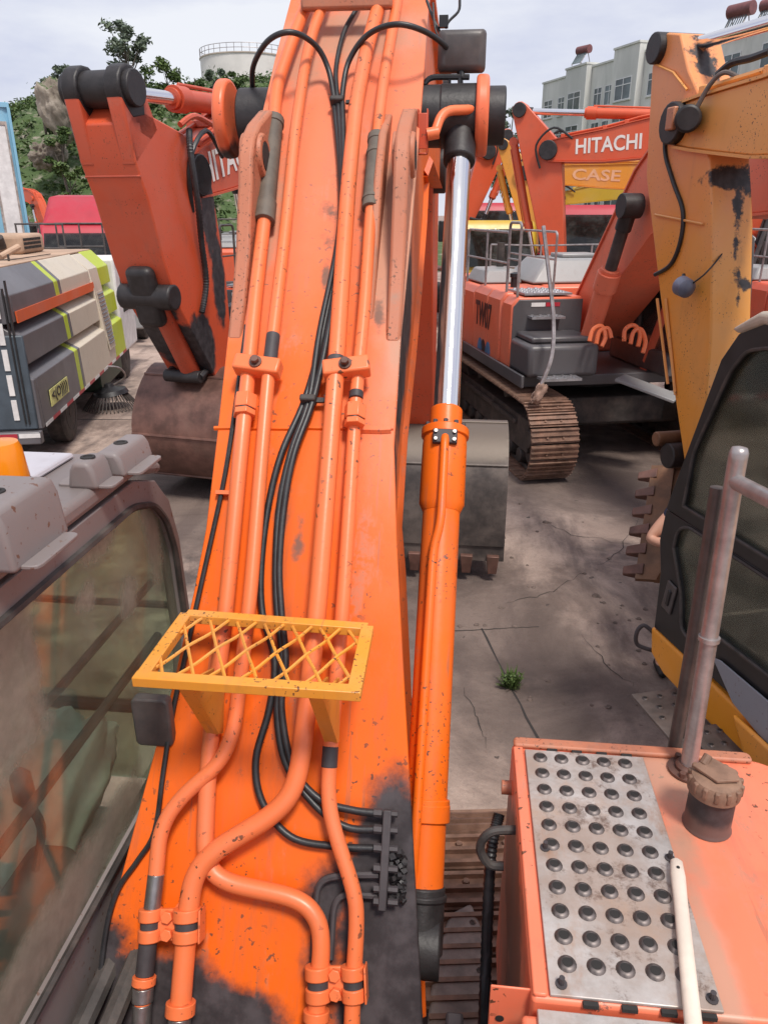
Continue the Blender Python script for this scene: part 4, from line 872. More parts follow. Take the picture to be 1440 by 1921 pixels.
# ---- boom rams, pin boss
PT = D(865, 218, 2.95); PB = D(786, 1775, 2.15)
M['ram'] = paint('ram_orange_paint', (.82, .14, .008), .9, .4, .38, spec=.35, scratch=True, fade=(.82, .17, .06), sc_=1.6)
def ram(side):
    def mir(p): return Vector((2*MX-p.x, p.y, p.z)) if side < 0 else Vector(p)
    a, b = mir(PB), mir(PT); d = (b-a).normalized(); L_ = (b-a).length; tt = .545; e = a + d*(L_*tt)
    r_ = .062
    m = MB(); m.cyl(a+d*.05, e, r_, n=28); m.lathe(e-d*.0, d, [(r_, -.30), (r_+.014, -.27), (r_+.014, -.06), (r_+.012, -.03), (r_+.020, -.03), (r_+.020, 0), (.056, .004), (.056, .075), (.05, .08)], 28)
    m.cyl(a+d*.36, a+d*.40, r_+.008, n=28); c = m.build('boom_ram', M['ram'], main, bevel=.003, world=True, smooth=40)
    m = MB(); m.cyl(e+d*.07, b-d*.10, .0455, n=28); m.build('rod', M['chrome'], c, world=True, smooth=60)
    # feed pipe on the camera side
    cd_ = (CC-(a+b)/2); cd_ -= d*cd_.dot(d); cd_.normalize(); rt_ = d.cross(cd_)*-1
    f0 = e - d*.06 + cd_*(r_+.028); m = MB()
    m.tube(fillet([e-d*.05+cd_*r_, f0, e-d*.36+cd_*(r_+.026), e-d*.44+rt_*.020*side+cd_*(r_+.014), a+d*.30+rt_*.026*side+cd_*(r_+.012), a+d*.12+rt_*.03*side+cd_*(r_*.7)], .05, 5), .0145, 12); m.build('feed_pipe', M['ram'], c, world=True, smooth=60)
    m = MB(); R3 = Matrix((rt_, d, cd_)).transposed(); m.box(e-d*.055+cd_*(r_+.016), (.082, .05, .022), R3); fl = m.build('flange', M['primer'], c, bevel=.004, world=True)
    for su in (-1, 1):
        for sv in (-1, 1): q = e-d*.055+cd_*(r_+.026)+rt_*(su*.031)+d*(sv*.014); MB().cyl(q, q+cd_*.010, .0065, n=6).build('bolt', M['steel'], fl, world=True)
    for i in range(12):
        a_ = i*math.pi/6; q = e-d*.001 + (rt_*math.cos(a_)+cd_*math.sin(a_))*(r_+.008); MB().cyl(q, q+d*.014, .008, n=6).build('bolt', M['primer'], c, world=True)
    m = MB(); m.cyl(b-d*.22, b, .062, n=24); m.cyl(b-Vector((.085, 0, 0)), b+Vector((.085, 0, 0)), .115, n=28); m.build('rod_eye', M['grease'], c, bevel=.008, world=True)
    m = MB(); m.cyl(a-d*.02, a+d*.16, r_+.006, n=24); m.cyl(a-Vector((.06, 0, 0)), a+Vector((.06, 0, 0)), .085, n=24); m.cyl(a+d*.12, a+d*.14, r_+.012, n=24); m.build('ram_foot', M['grease'], c, bevel=.006, world=True)
    m = MB(); m.cyl(a+d*.335, a+d*.385, r_+.010, n=28); m.build('strap', M['ram'], c, world=True, bevel=.003)
    return c
ram(1)
pin = Vector((MX, PT.y, PT.z)); hw = PT.x-MX
for sd in (-1, 1):
    m = MB(); m.cyl(pin+Vector((sd*(BOOM_R-MX-.05), 0, 0)), pin+Vector((sd*(hw+.02), 0, 0)), .112, n=32); o = m.build('pin_boss', M['grease'], boom, bevel=.006, world=True)
    m = MB(); m.cyl(pin+Vector((sd*(hw+.055), 0, 0)), pin+Vector((sd*(hw+.105), 0, 0)), .145, n=40); m.build('pin_flange', M['flange'] if 'flange' in M else M.setdefault('flange', paint('flange_paint', (.80, .16, .06), .2, .35, stains=[(pin+Vector((sd*hw, 0, -.14)), (.3, .12, .07))])), boom, bevel=.014, seg=3, world=True)
    if sd < 0: continue
    m = MB(); m.cyl(pin+Vector((sd*(hw+.10), 0, 0)), pin+Vector((sd*(hw+.17), 0, 0)), .105, n=28); m.build('pin_cap', M['grease'], boom, bevel=.006, world=True)
# grease pipe with elbow and the small orange box on the boom side
q = D(815, 205, 2.78); m = MB(); m.tube(fillet([D(895, 205, 2.86), D(830, 207, 2.80), D(815, 250, 2.78)], .05, 6), .018, 12); m.cyl(D(822, 248, 2.78), D(800, 252, 2.78), .022, n=14); m.build('elbow_pipe', M['pipe'], boom, world=True, smooth=60)
c = D(793, 247, 2.80); m = MB(); w_, h_, d_ = .034, .075, .06; m.box(c-Vector((w_/2, 0, 0)), (.005, d_, h_*2)); m.box(c+Vector((w_/2, 0, 0)), (.005, d_, h_*2)); m.box(c-Vector((0, d_/2, 0)), (w_, .005, h_*1.6)); m.box(c-Vector((0, 0, h_)), (w_, d_, .005)); m.build('valve_bracket', paint('bracket_red', (.55, .07, .02), .3, .3), boom, world=True, bevel=.002)
# rear view mirror on its arm
c = D(866, 95, 2.88); m = MB(); pts = [(x*.5, z*.5) for x, z in hull2(circ((.15, .11), .035, 10)+circ((-.15, .11), .035, 10)+circ((.15, -.11), .035, 10)+circ((-.15, -.11), .035, 10))]
m.loft([[Vector((c.x+x*k, c.y+y, c.z+z*k)) for x, z in pts] for y, k in ((-.028, .72), (-.018, .93), (0, 1.0), (.03, 1.0), (.032, .96))]); mi = m.build('mirror', M['charcoal'], main, world=True, smooth=50)
m = MB(); m.tube(fillet([D(795, 158, 2.9), D(806, 144, 2.9), D(880, 144, 2.9)], .03, 4), .011, 8); m.tube([D(866, 146, 2.9), D(864, 120, 2.9)], .012, 8); m.tube([D(862, 146, 2.9), D(864, 200, 2.9)], .009, 6); m.tube([D(843, 146, 2.9), D(843, 178, 2.92)], .006, 6); m.build('stay', M['black'], mi, world=True)
m = MB(); m.tube(fillet([D(836, 52, 2.9), D(840, 40, 2.9), D(862, 20, 2.9), D(862, -25, 2.9)], .02, 3), .0055, 6); m.box(D(832, 40, 2.9), (.035, .03, .04)); m.build('lamp_stay', M['black'], main, world=True)
# end bracket of the pipes at the boom knee
m = MB(); m.box(D(650, 4, 2.93), (.36, .05, .05)); m.build('pipe_saddle', M['lug'], boom, bevel=.01, world=True)
# ---- yellow foot grate on the boom
gz = 2.46
G = [onaxis(246, 1272, 2, gz), onaxis(676, 1300, 2, gz), onaxis(701, 1170, 2, gz), onaxis(341, 1143, 2, gz)]
fw_ = .034; fh_ = .026
grate = None
def bar(a, b, wd, ht, mat, name, par, bev=.002, up=Vector((0, 0, 1))):
    a = Vector(a); b = Vector(b); d = (b-a).normalized(); s_ = d.cross(up).normalized(); u_ = s_.cross(d); R3 = Matrix((s_, d, u_)).transposed(); return MB().box((a+b)/2, (wd, (b-a).length, ht), R3).build(name, mat, par, bevel=bev, world=True)
cen = sum(G, Vector())/4
grate = MB().box(G[0].lerp(G[1], .5)+Vector((0, fw_/2, -fh_/2)), ((G[1]-G[0]).length, fw_, fh_), Matrix.Rotation(math.atan2((G[1]-G[0]).y, (G[1]-G[0]).x), 3, 'Z')).build('foot_grate', M['amber'], main, bevel=.002, world=True)
I_ = [p.lerp(cen, .06) for p in G]
for a, b in ((1, 2), (2, 3), (3, 0)): bar(I_[a]-Vector((0, 0, fh_/2+.001*a)), I_[b]-Vector((0, 0, fh_/2+.001*a)), fw_, fh_, M['amber'], 'frame_bar', grate)
# crossed mesh rods
def gp(u, v): return G[0].lerp(G[1], u).lerp(G[3].lerp(G[2], u), v) - Vector((0, 0, .012))
Wg, Dg = 7.0, 2.0
for k in range(-3, 8):
    for sg in (1, -1):
        seg = []
        for i in range(61):
            v = .05+.90*i/60; u = (k + (v*Dg if sg > 0 else Dg-v*Dg))/Wg
            if .055 <= u <= .945: seg.append(gp(u, v)+Vector((0, 0, .0022*sg*math.cos(i*math.pi/15))))
        if len(seg) > 3: MB().tube(seg, .0046, 6).build('mesh_rod', M['amber'], grate, world=True)
# gusset brackets carrying the grate
for (px, py, px2, n_) in ((402, 1372, 345, 0), (622, 1388, 628, 1)):
    foot_ = B(px, py, .06); m = MB(); dn_ = Vector((0, 0, .018)); t1 = gp(.22 if n_ == 0 else .80, .06)-dn_; t2 = gp(.27 if n_ == 0 else .83, .55)-dn_*4
    for s_ in (-.018, .018):
        m.add([foot_+Vector((s_, -.01, 0)), foot_+Vector((s_, .02, -.02)), t2+Vector((s_, 0, 0)), t1+Vector((s_, 0, 0)), foot_+Vector((s_*.6, -.01, 0)), foot_+Vector((s_*.6, .02, -.02)), t2+Vector((s_*.6, 0, 0)), t1+Vector((s_*.6, 0, 0))], [(0, 1, 2, 3), (7, 6, 5, 4), (0, 4, 5, 1), (1, 5, 6, 2), (2, 6, 7, 3), (3, 7, 4, 0)])
    m.add([foot_+Vector((-.018, -.012, 0)), foot_+Vector((.018, -.012, 0)), t1+Vector((.018, -.002, 0)), t1+Vector((-.018, -.002, 0)), foot_+Vector((-.018, -.008, 0)), foot_+Vector((.018, -.008, 0)), t1+Vector((.018, .004, 0)), t1+Vector((-.018, .004, 0))], [(0, 1, 2, 3), (7, 6, 5, 4), (0, 4, 5, 1), (1, 5, 6, 2), (2, 6, 7, 3), (3, 7, 4, 0)])
    m.build('gusset', M['amber'], grate, world=True, smooth=0)
# ---- grease manifold on the boom foot
a_ = Matrix.Rotation(A_LO, 3, 'X')
mf = MB().box(B(722, 1612, .035), (.022, (B(722, 1520)-B(722, 1706)).length, .03), a_).build('manifold', M['primer'], boom, bevel=.003, world=True)
for k, py in enumerate((1526, 1557, 1592, 1630, 1668, 1692)):
    m = MB(); q = B(722, py, .038); m.cyl(q-Vector((.03, 0, 0)), q-Vector((.008, 0, 0)), .012, n=6); m.cyl(q+Vector((.008, 0, 0)), q+Vector((.034, 0, 0)), .009, n=6); m.build('fitting', M['primer'], mf, world=True)
random.seed(4); m = MB()
for k in range(60): q = B(random.uniform(732, 760), random.uniform(1600, 1690), random.uniform(.0, .03)); m.box(q, (random.uniform(.006, .016),)*3, Matrix.Rotation(random.random()*3, 3, Vector((random.random(), random.random(), 1)).normalized()))
m.build('grease_lumps', M['grease'], mf, world=True, kind='stuff')
m = MB(); m.tube(fillet(bpts([(710, 1642), (640, 1642), (598, 1652), (592, 1700), (588, 1790), (580, 1990)], .022), .05, 5), .010, 8); m.build('grease_pipe', M['primer'], boom, world=True)
m = MB(); m.tube(fillet(bpts([(710, 1682), (640, 1678), (626, 1700), (620, 1800)], .02), .03, 5), .009, 8); m.build('grease_pipe', M['primer'], boom, world=True)
# ---- the fore end of the boom, arm and wide bucket beyond the knee
tipp = (rings[-1][2]+.02, rings[-1][3]-.2); topp = (tipp[0]+.55, tipp[1]+.62); nose = (7.95, .86)
hp = hull2(circ(topp, .16)+circ(tipp, .26)+circ(nose, .15)); m = MB(); m.prism(hp, 0, MX-.2, MX+.2); arm = m.build('arm', M['orange_old'], main, bevel=.015, world=True, smooth=30)
for p, r_ in ((topp, .13), (tipp, .18), (nose, .13)): MB().cyl((MX-.29, *p), (MX+.29, *p), r_, n=18).build('pin_boss', M['grease'], arm, world=True, bevel=.01)
t_ = NT('worn_bucket_steel'); n1 = t_.noise(2.5, 7, .65); c_ = t_.mix(t_.ramp(n1, .35, .68), (.05, .042, .04), (.16, .13, .115)); gz_ = t_.n('ShaderNodeNewGeometry'); c_ = t_.mix(t_.blobs([((-.2, 7.2, 1.40), (1.5, .7, .16))], .5, 2.5, .2), c_, (.15, .122, .10)); M['worn_bucket'] = t_.fin(c_, .55, .3, t_.noise(20, 4), .25, .006)
bk = thing('tmp', '', '', (0, 0, 0)); b0, lp = bucket(bk, nose, R(-92), 1.74, M['worn_bucket'], .90, MX+.06, 7, 1)
b0.parent = main; b0.matrix_parent_inverse = WM[main.name].inverted(); bpy.data.objects.remove(bk)
m = MB(); [m.tube([(MX+x, *lp), (MX+x, nose[0]-.25, nose[1]+1.1)], .05, 6) for x in (-.17, .17)]; m.build('link', M['grease'], main, world=True)
# ---- cab of the near machine
CX0 = -.95; CX1 = -1.98
outer = [(.35, 2.77), (1.98, 2.77), (2.13, 2.72), (2.22, 2.62), (2.27, 2.46), (2.30, 2.05), (2.24, 1.30), (.35, 1.30)]
inner = [(.50, 2.70), (1.95, 2.70), (2.09, 2.655), (2.17, 2.57), (2.215, 2.44), (2.235, 2.10), (2.17, 1.74), (.50, 1.74)]
M['cab_frame'] = paint('grey_cab_paint', (.20, .17, .165), .5, .6, .5, fade=(.38, .34, .34))
cab = MB(); rf = [(.30, 2.78), (2.0, 2.78), (2.17, 2.73), (2.19, 2.76), (2.02, 2.835), (.30, 2.835)]
cab.prism(rf, 0, CX1, CX0+.005); cab = cab.build('cab', M['cab_frame'], main, bevel=.02, seg=3, world=True)
def ring_wall(x, th, name, mat):
    m = MB(); n = len(outer); o0 = [(x, *p) for p in outer]; i0 = [(x, *p) for p in inner]; o1 = [(x-th, *p) for p in outer]; i1 = [(x-th, *p) for p in inner]
    m.v = [Vector(p) for p in o0+i0+o1+i1]
    for k in range(n):
        j = (k+1) % n; m.f += [[k, j, n+j, n+k], [2*n+k, 3*n+k, 3*n+j, 2*n+j], [k, 2*n+k, 2*n+j, j], [n+k, n+j, 3*n+j, 3*n+k]]
    return m.build(name, mat, cab, bevel=.006, world=True, smooth=30)
ring_wall(CX0, .055, 'side_frame', M['cab_frame']); ring_wall(CX1+.055, .055, 'side_frame', M['interior'])
sealp = [Vector((CX0+.004, y, z)) for y, z in inner]; m = MB(); m.tube(fillet(sealp+[sealp[0]], .04, 3), .011, 6); m.build('window_seal', M['rubber_dust'], cab, world=True)
def S_(px, py): return onaxis(px, py, 0, CX0)
gst = [(S_(5, 1330), (.2, .17, .20)), (S_(10, 1180), (.2, .16, .14)), (S_(190, 1000), (.2, .10, .07)), (S_(295, 985), (.2, .05, .22)), (S_(255, 1110), (.2, .05, .06)), (S_(180, 1120), (.2, .04, .035)), (S_(240, 930), (.2, .16, .04)), (S_(75, 1250), (.2, .04, .14)), (S_(120, 1740), (.2, .5, .09))]
M['cab_glass'] = glass('dusty_cab_glass', (.92, .96, .89), .13, (.52, .45, .38), .28, 3.0, gst)
m = MB(); m.prism(inner, 0, CX0-.026, CX0-.020); m.build('side_window', M['cab_glass'], cab, world=True, smooth=0)
m = MB(); m.prism(inner, 0, CX1+.024, CX1+.030); m.build('side_window', glass('far_side_glass', (.90, .95, .86), .26, (.60, .64, .52), .4, 2.0), cab, world=True, smooth=0)
M['cab_trim'] = simple('cab_trim', (.30, .31, .25), .7, 0, .25, 4, .1)
# bars of the far side, sill and front frame seen through the dusty glass
for a, b, r_ in (((CX0-.09, .45, 2.32), (CX0-.09, 2.2, 2.32), .013), ((CX0-.09, .45, 2.11), (CX0-.09, 2.2, 2.11), .015), ((CX1+.02, 1.30, 1.74), (CX1+.02, 1.30, 2.70), .026), ((CX1+.02, .5, 2.18), (CX1+.02, 2.22, 2.18), .024), ((CX1+.06, 2.26, 1.75), (CX0-.06, 2.26, 1.75), .026), ((CX1+.05, 2.26, 2.2), (CX0-.05, 2.26, 2.2), .014)):
    MB().tube([a, b], r_, 8).build('frame_bar', M['interior'], cab, world=True)
m = MB(); m.hexa([(CX1+.05, 2.262, 1.4), (CX0-.06, 2.262, 1.4), (CX0-.06, 2.268, 1.4), (CX1+.05, 2.268, 1.4), (CX1+.05, 2.235, 2.66), (CX0-.06, 2.235, 2.66), (CX0-.06, 2.241, 2.66), (CX1+.05, 2.241, 2.66)]); m.build('windscreen', glass('windscreen_glass', (.70, .78, .70), .18, (.36, .34, .28), .5, 2.0), cab, world=True, smooth=0)
m = MB(); m.box2((CX1+.06, .42, 1.22), (CX0-.06, 2.2, 1.30)); m.build('cab_floor', M['cab_trim'], cab, world=True)
m = MB(); m.box2((CX1+.06, .36, 1.30), (CX0-.06, .42, 1.95)); m.build('rear_wall', M['cab_trim'], cab, world=True)
M['cloth'] = simple('pale_teal_cloth', (.62, .76, .71), .85, 0, .2, 5, .5, .15)
def pillow(c, d, rot, seed, amp=.03):
    bm2 = bmesh.new(); bmesh.ops.create_cube(bm2, size=2); bmesh.ops.subdivide_edges(bm2, edges=bm2.edges[:], cuts=9, use_grid_fill=True)
    vs = []
    for v in bm2.verts:
        p = v.co.copy(); r_ = (abs(p.x)**4+abs(p.y)**4+abs(p.z)**4)**.25; p /= max(r_, .01); p = Vector((p.x*d[0], p.y*d[1], p.z*d[2])); p *= 1+amp*3*noise.fractal(v.co*1.7+Vector((seed, 0, 0)), 1, 2, 3); vs.append(Vector(c)+rot @ p)
    fs = [[v.index for v in f.verts] for f in bm2.faces]; bm2.free(); m = MB(); m.add(vs, fs); return m
sx_ = -1.45
st_ = pillow((sx_, 1.02, 1.80), (.25, .26, .09), Matrix.Identity(3), 1).build('seat', M['interior'], cab, world=True, smooth=70)
pillow((sx_, .80, 2.08), (.24, .11, .36), Matrix.Rotation(R(-14), 3, 'X'), 2).build('seat_back', M['cloth'], st_, world=True, smooth=70)
pillow(D(85, 1510, 2.35), (.13, .30, .13), Matrix.Rotation(R(22), 3, 'X'), 5, .07).build('seat_cover', M['cloth'], st_, world=True, smooth=70)
MB().box2((sx_-.2, .85, 1.3), (sx_+.2, 1.2, 1.72)).build('seat_base', M['interior'], st_, world=True, bevel=.03)
for xx in (sx_-.36, sx_+.36):
    co_ = MB().box2((xx-.07, .9, 1.3), (xx+.07, 1.5, 1.86)).build('console', M['interior'], cab, world=True, bevel=.03)
    m = MB(); m.tube(crom([(xx, 1.40, 1.86), (xx+.02, 1.43, 1.98), (xx, 1.42, 2.08)], 4), .012, 6); m.lathe((xx, 1.42, 2.06), (0, 0, 1), [(.012, 0), (.028, .03), (.026, .10), (.01, .12)], 10); m.build('joystick', M['black'], co_, world=True)
for xx in (-.09, .09):
    m = MB(); m.tube(crom([(sx_+xx, 2.0, 1.3), (sx_+xx, 1.98, 1.7), (sx_+xx*1.2, 1.86, 2.0)], 4), .012, 6); m.cyl((sx_+xx*1.2, 1.87, 1.98), (sx_+xx*1.25, 1.82, 2.08), .02, n=8); m.build('travel_lever', M['black'], cab, world=True)
# roof furniture
def rr0(w, h, r): return hull2([q for sx in (-1, 1) for sy in (-1, 1) for q in circ((sx*(w/2-r), sy*(h/2-r)), r, 8)])
RZ = 2.835
m = MB(); m.box2((CX1+.08, .5, RZ), (CX0-.17, 1.98, RZ+.018)); m.build('roof_hatch', paint('pale_roof_paint', (.48, .46, .50), .1, .3), cab, bevel=.012, seg=3, world=True)
def br(px, py, sx, sy, sz, rz=0.0): 
    p = onaxis(px, py, 2, RZ); return p, MB().box(p+Vector((0, 0, sz/2)), (sx, sy, sz), Matrix.Rotation(rz, 3, 'Z'))
for (px, py, a_, b_, h_) in ((232, 872, .10, .20, .055), (172, 905, .085, .10, .06), (14, 1030, .17, .22, .12)):
    p, m = br(px, py, a_, b_, h_); m = MB(); t3 = .010
    pf = [(-a_/2, -.004), (-a_/2+.010, h_*.8), (-a_/2+.022, h_+t3), (a_/2-.022, h_+t3), (a_/2-.010, h_*.8), (a_/2, -.004)]
    m.prism([(p.x+x, p.z+z) for x, z in pf], 1, p.y-b_/2, p.y+b_/2); rb_ = m.build('roof_bracket', M['cab_frame'], cab, bevel=.012, seg=4, world=True)
    MB().prism([(p.x+x, p.y+y) for x, y in rr0(a_+.07, b_*.8, .015)], 2, p.z-.002, p.z+.007).build('bracket_foot', M['cab_frame'], rb_, world=True, bevel=.002)
    MB().lathe(p+Vector((0, 0, h_+t3)), (0, 0, 1), [(.020, 0), (.019, .003), (.012, .003), (.011, .0005)], 14).build('bracket_hole', M['dark'], rb_, world=True)
p = onaxis(18, 938, 2, RZ); be = MB().lathe(p, (0, 0, 1), [(.072, 0), (.072, .012), (.062, .02), (.060, .05)], 28).build('beacon', M['black'], cab, world=True)
t_ = NT('amber_lens'); t_.b.inputs['Transmission Weight'].default_value = .25; M['lens'] = t_.fin((1.0, .30, .01), .18); MB().lathe(p, (0, 0, 1), [(.056, .05), (.057, .06), (.050, .135), (.044, .15), (.01, .155)], 28).build('lens', M['lens'], be, world=True, smooth=50)
m = MB(); pts = [(x*.5, z*.5) for x, z in hull2(circ((.08, .13), .03, 8)+circ((-.08, .13), .03, 8)+circ((.08, -.13), .03, 8)+circ((-.08, -.13), .03, 8))]; c = D(288, 1352, 2.12)
m.loft([[Vector((c.x+x, c.y+y, c.z+z)) for x, z in pts] for y in (-.015, .02)]); m.build('cab_mirror', M['charcoal'], cab, bevel=.006, world=True)
# ---- house of the near machine
m = MB(); m.box2((-1.98, -1.8, 1.06), (.95, 1.55, 1.2)); m.build('platform', M['frame'], main, world=True, bevel=.02)
m = MB(); [MB().box2((MX+.50+i*.055, 1.02, 1.2), (MX+.545+i*.055, 1.30-.05*(i % 2), 1.62-.05*i)).build('foot_plate', M['primer'], main, world=True, bevel=.008) for i in range(4)]
m = MB(); m.tube(crom([(-.86, 1.9, 1.25), (-.84, 1.75, 1.6), (-.82, 1.4, 1.62), (-.86, .9, 1.5), (-.9, .2, 1.45)], 5), .028, 8); m.tube(crom([(-.90, 1.85, 1.25), (-.89, 1.65, 1.6), (-.90, 1.3, 1.58), (-.93, .9, 1.5), (-.96, .2, 1.42)], 5), .028, 8); m.build('swing_hose', M['rubber_dust'], main, world=True)
m = MB(); m.box2((-1.9, -1.6, 1.2), (.9, .3, 1.95)); m.build('engine_hood', M['orange'], main, world=True, bevel=.04)
# tracks under the house, turned a little to the left
und = MB(); und.box2((-1.35, -.6, .45), (.35, 1.35, .82)); und.prism([(-1.3, .7), (.3, .7), (.22, 2.35), (.05, 2.5), (-.95, 2.5), (-1.2, 2.3)], 2, .5, .80); und = und.build('undercarriage', M['frame'], main, world=True, bevel=.03)
cb_ = [onaxis(x, y, 2, 1.0) for x, y in ((842, 1712), (884, 1690), (912, 1760), (940, 1935), (800, 1935), (812, 1800))]; m = MB(); m.prism([(p.x, p.y) for p in cb_], 2, .55, 1.0); m.build('carbody_leg', simple('dusty_casting', (.24, .19, .165), .8, 0, .3, 9, .3), main, world=True, bevel=.02, seg=3)
tl = thing('tmp2', '', '', (0, 0, 0))
for cx in (.30, -2.0):
    tr = track(tl, 0, 4.3, .98, .60); Mx = Matrix.Translation((cx+.10, .78, 0)) @ Matrix.Rotation(R(8), 4, 'Z'); tr.parent = main; tr.matrix_parent_inverse = WM[main.name].inverted(); tr.matrix_basis = Mx; WM[tr.name] = Mx
bpy.data.objects.remove(tl)
# ---- right hand deck
DZ = 2.05
M['deck'] = paint('deck_orange_paint', (.80, .19, .095), .6, .75, .42, fade=(.78, .30, .20), scratch=True, rusts=[((.85, 1.35, DZ), (.02, .015, .1)), ((.9, 1.12, DZ), (.015, .03, .1)), ((.185, 1.5, 1.8), (.1, .3, .2)), ((.185, 1.2, 1.5), (.1, .3, .3))], dusts=[((.185, 1.45, 1.65), (.1, .6, .3)), ((.57, 1.2, DZ), (.03, .3, .2)), ((.60, 1.72, DZ), (.10, .16, .2)), ((.58, 1.45, DZ), (.05, .12, .2))])  # left wall blobs mix grime with shade painted into the colour
def rr(x0, x1, y0, y1, rads, n=6):
    cs = [((x1-rads[0], y1-rads[0]), rads[0], 0), ((x0+rads[1], y1-rads[1]), rads[1], 90), ((x0+rads[2], y0+rads[2]), rads[2], 180), ((x1-rads[3], y0+rads[3]), rads[3], 270)]; o = []
    for c, r_, a in cs: o += [(c[0]+r_*math.cos(R(a+90*i/n)), c[1]+r_*math.sin(R(a+90*i/n))) for i in range(n+1)]
    return o
dk = MB(); po = rr(.185, 1.02, 1.046, 1.835, (.22, .03, .01, .01), 8); dk.prism(po, 2, 1.2, DZ-.004); deck = dk.build('fuel_tank', M['deck'], main, bevel=.014, seg=3, world=True, smooth=30)
dk = MB(); po2 = rr(.165, 1.02, .2, 1.030, (.01, .01, .01, .01), 4); dk.prism(po2, 2, 1.2, DZ-.025); dk.build('pump_cover', M['deck'], main, bevel=.016, seg=3, world=True, smooth=30)
m = MB(); m.prism(rr(.190, .86, 1.80, 1.838, (.018, .015, .01, .01)), 2, DZ-.004, DZ+.012); m.build('front_rim', M['lug'], deck, bevel=.006, world=True)
m = MB(); m.prism(rr(.188, .216, 1.05, 1.80, (.004,)*4, 2), 2, DZ-.004, DZ+.006); m.build('side_rim', M['deck'], deck, bevel=.004, world=True)
# perforated tread plates with pressed dimples
dm = MB(); dm.lathe((0, 0, 0), (0, 0, 1), [(.0200, 0), (.0180, .0040), (.0140, .0068), (.0118, .0072), (.0108, .0060)], 18); me_d = dm.mesh('dimple', 50)
dm2 = MB(); dm2.cyl((0, 0, .0005), (0, 0, .0064), .0107, n=14); me_h = dm2.mesh('hole', 40)
t_ = NT('galvanised_tread'); n1 = t_.noise(7, 7, .65); c_ = t_.mix(t_.ramp(n1, .35, .65), (.40, .365, .34), (.60, .56, .53)); c_ = t_.mix(t_.ramp(t_.noise(4, 8, .72), .46, .68, 0, .85), c_, (.40, .27, .20)); c_ = t_.mix(t_.ramp(t_.noise(18, 5, .7), .60, .75, 0, .6), c_, (.20, .14, .11)); c_ = t_.mix(t_.ramp(t_.noise(2.6, 6, .66), .40, .60, 0, .62), c_, (.37, .25, .185)); c_ = t_.mix(t_.ramp(t_.noise(9, 7, .75), .52, .64, 0, .8), c_, (.15, .09, .065)); c_ = t_.mix(t_.ramp(t_.noise(5.5, 6, .7, (1, .4, 1)), .55, .68, 0, .6), c_, (.40, .20, .11)); M['tread'] = t_.fin(c_, t_.ramp(n1, .3, .7, .6, .38), t_.ramp(t_.noise(4, 8, .72), .5, .7, .45, .1), t_.noise(40, 4), .2, .004)
t_ = NT('dimple_steel'); M['dimple'] = t_.fin(t_.mix(t_.ramp(t_.noise(30, 4), .4, .7), (.07, .058, .055), (.22, .185, .175)), .5, .5)
pl = MB().box2((.221, 1.052, DZ-.002), (.555, 1.79, DZ+.006)).build('tread_plate', M['tread'], deck, bevel=.002, world=True)
pl2 = MB().box2((.195, .25, DZ-.026), (.98, 1.034, DZ-.013)).build('tread_plate', M['tread'], main, bevel=.002, world=True)
def dimples(par, xs, ys, z, tilt=0):
    for y in ys:
        for x in xs:
            o = link('dimple', me_d, M['dimple'], par, world=True); o.matrix_basis = Matrix.Translation((x, y, z)); 
            h = link('hole', me_h, M['dark'], par, world=True); h.matrix_basis = Matrix.Translation((x, y, z))
dimples(pl, [.262+.0590*j for j in range(5)], [1.756-.0635*i for i in range(11)], DZ+.006)
dimples(pl2, [.275+.0610*j for j in range(10)], [.990-.0635*i for i in range(3)], DZ-.013)
for (x, y) in ((.245, 1.425), (.541, 1.425), (.245, 1.075), (.538, 1.075)):
    m = MB(); m.cyl((x, y, DZ+.006), (x, y, DZ+.009), .012, n=12); m.cyl((x, y, DZ+.009), (x, y, DZ+.026), .006, n=8); m.build('stud', M['primer'], pl, world=True)
# slots along the plate ends
m = MB()
for i in range(4): MB().box((.30+i*.07, 1.795, DZ+.003), (.028, .010, .006)).build('edge_notch', M['dark'], pl, world=True); MB().box((.30+i*.075, 1.045, DZ-.004), (.03, .010, .01)).build('edge_notch', M['dark'], pl, world=True)
# filler cap
fc = onaxis(1325, 1545, 2, DZ); fc = Vector((fc.x, fc.y, DZ))
nk = MB().lathe(fc, (0, 0, 1), [(.060, -.002), (.058, .004), (.056, .008), (.055, .115)], 30).build('filler_neck', paint('neck_paint', (.10, .05, .04), 1.0, .8, stains=[(fc+Vector((0, 0, .09)), (.2, .2, .05))]), deck, world=True, smooth=40)
cp_ = MB().lathe(fc, (0, 0, 1), [(.057, .104), (.063, .108), (.064, .135), (.057, .150), (.03, .155), (.001, .156)], 30).build('filler_cap', simple('dusty_cap', (.23, .135, .09), .7, 0, .25, 20, .3), deck, world=True, smooth=40)
for i in range(14):
    a = 6.283*i/14; q = fc + Vector((math.cos(a)*.058, math.sin(a)*.058, .134)); MB().box(q, (.016, .012, .030), Matrix.Rotation(a, 3, 'Z')).build('rib', M['cap'] if 'cap' in M else M.setdefault('cap', simple('dusty_cap_rib', (.21, .12, .08), .7, 0, .25, 20, .3)), cp_, bevel=.003, world=True)
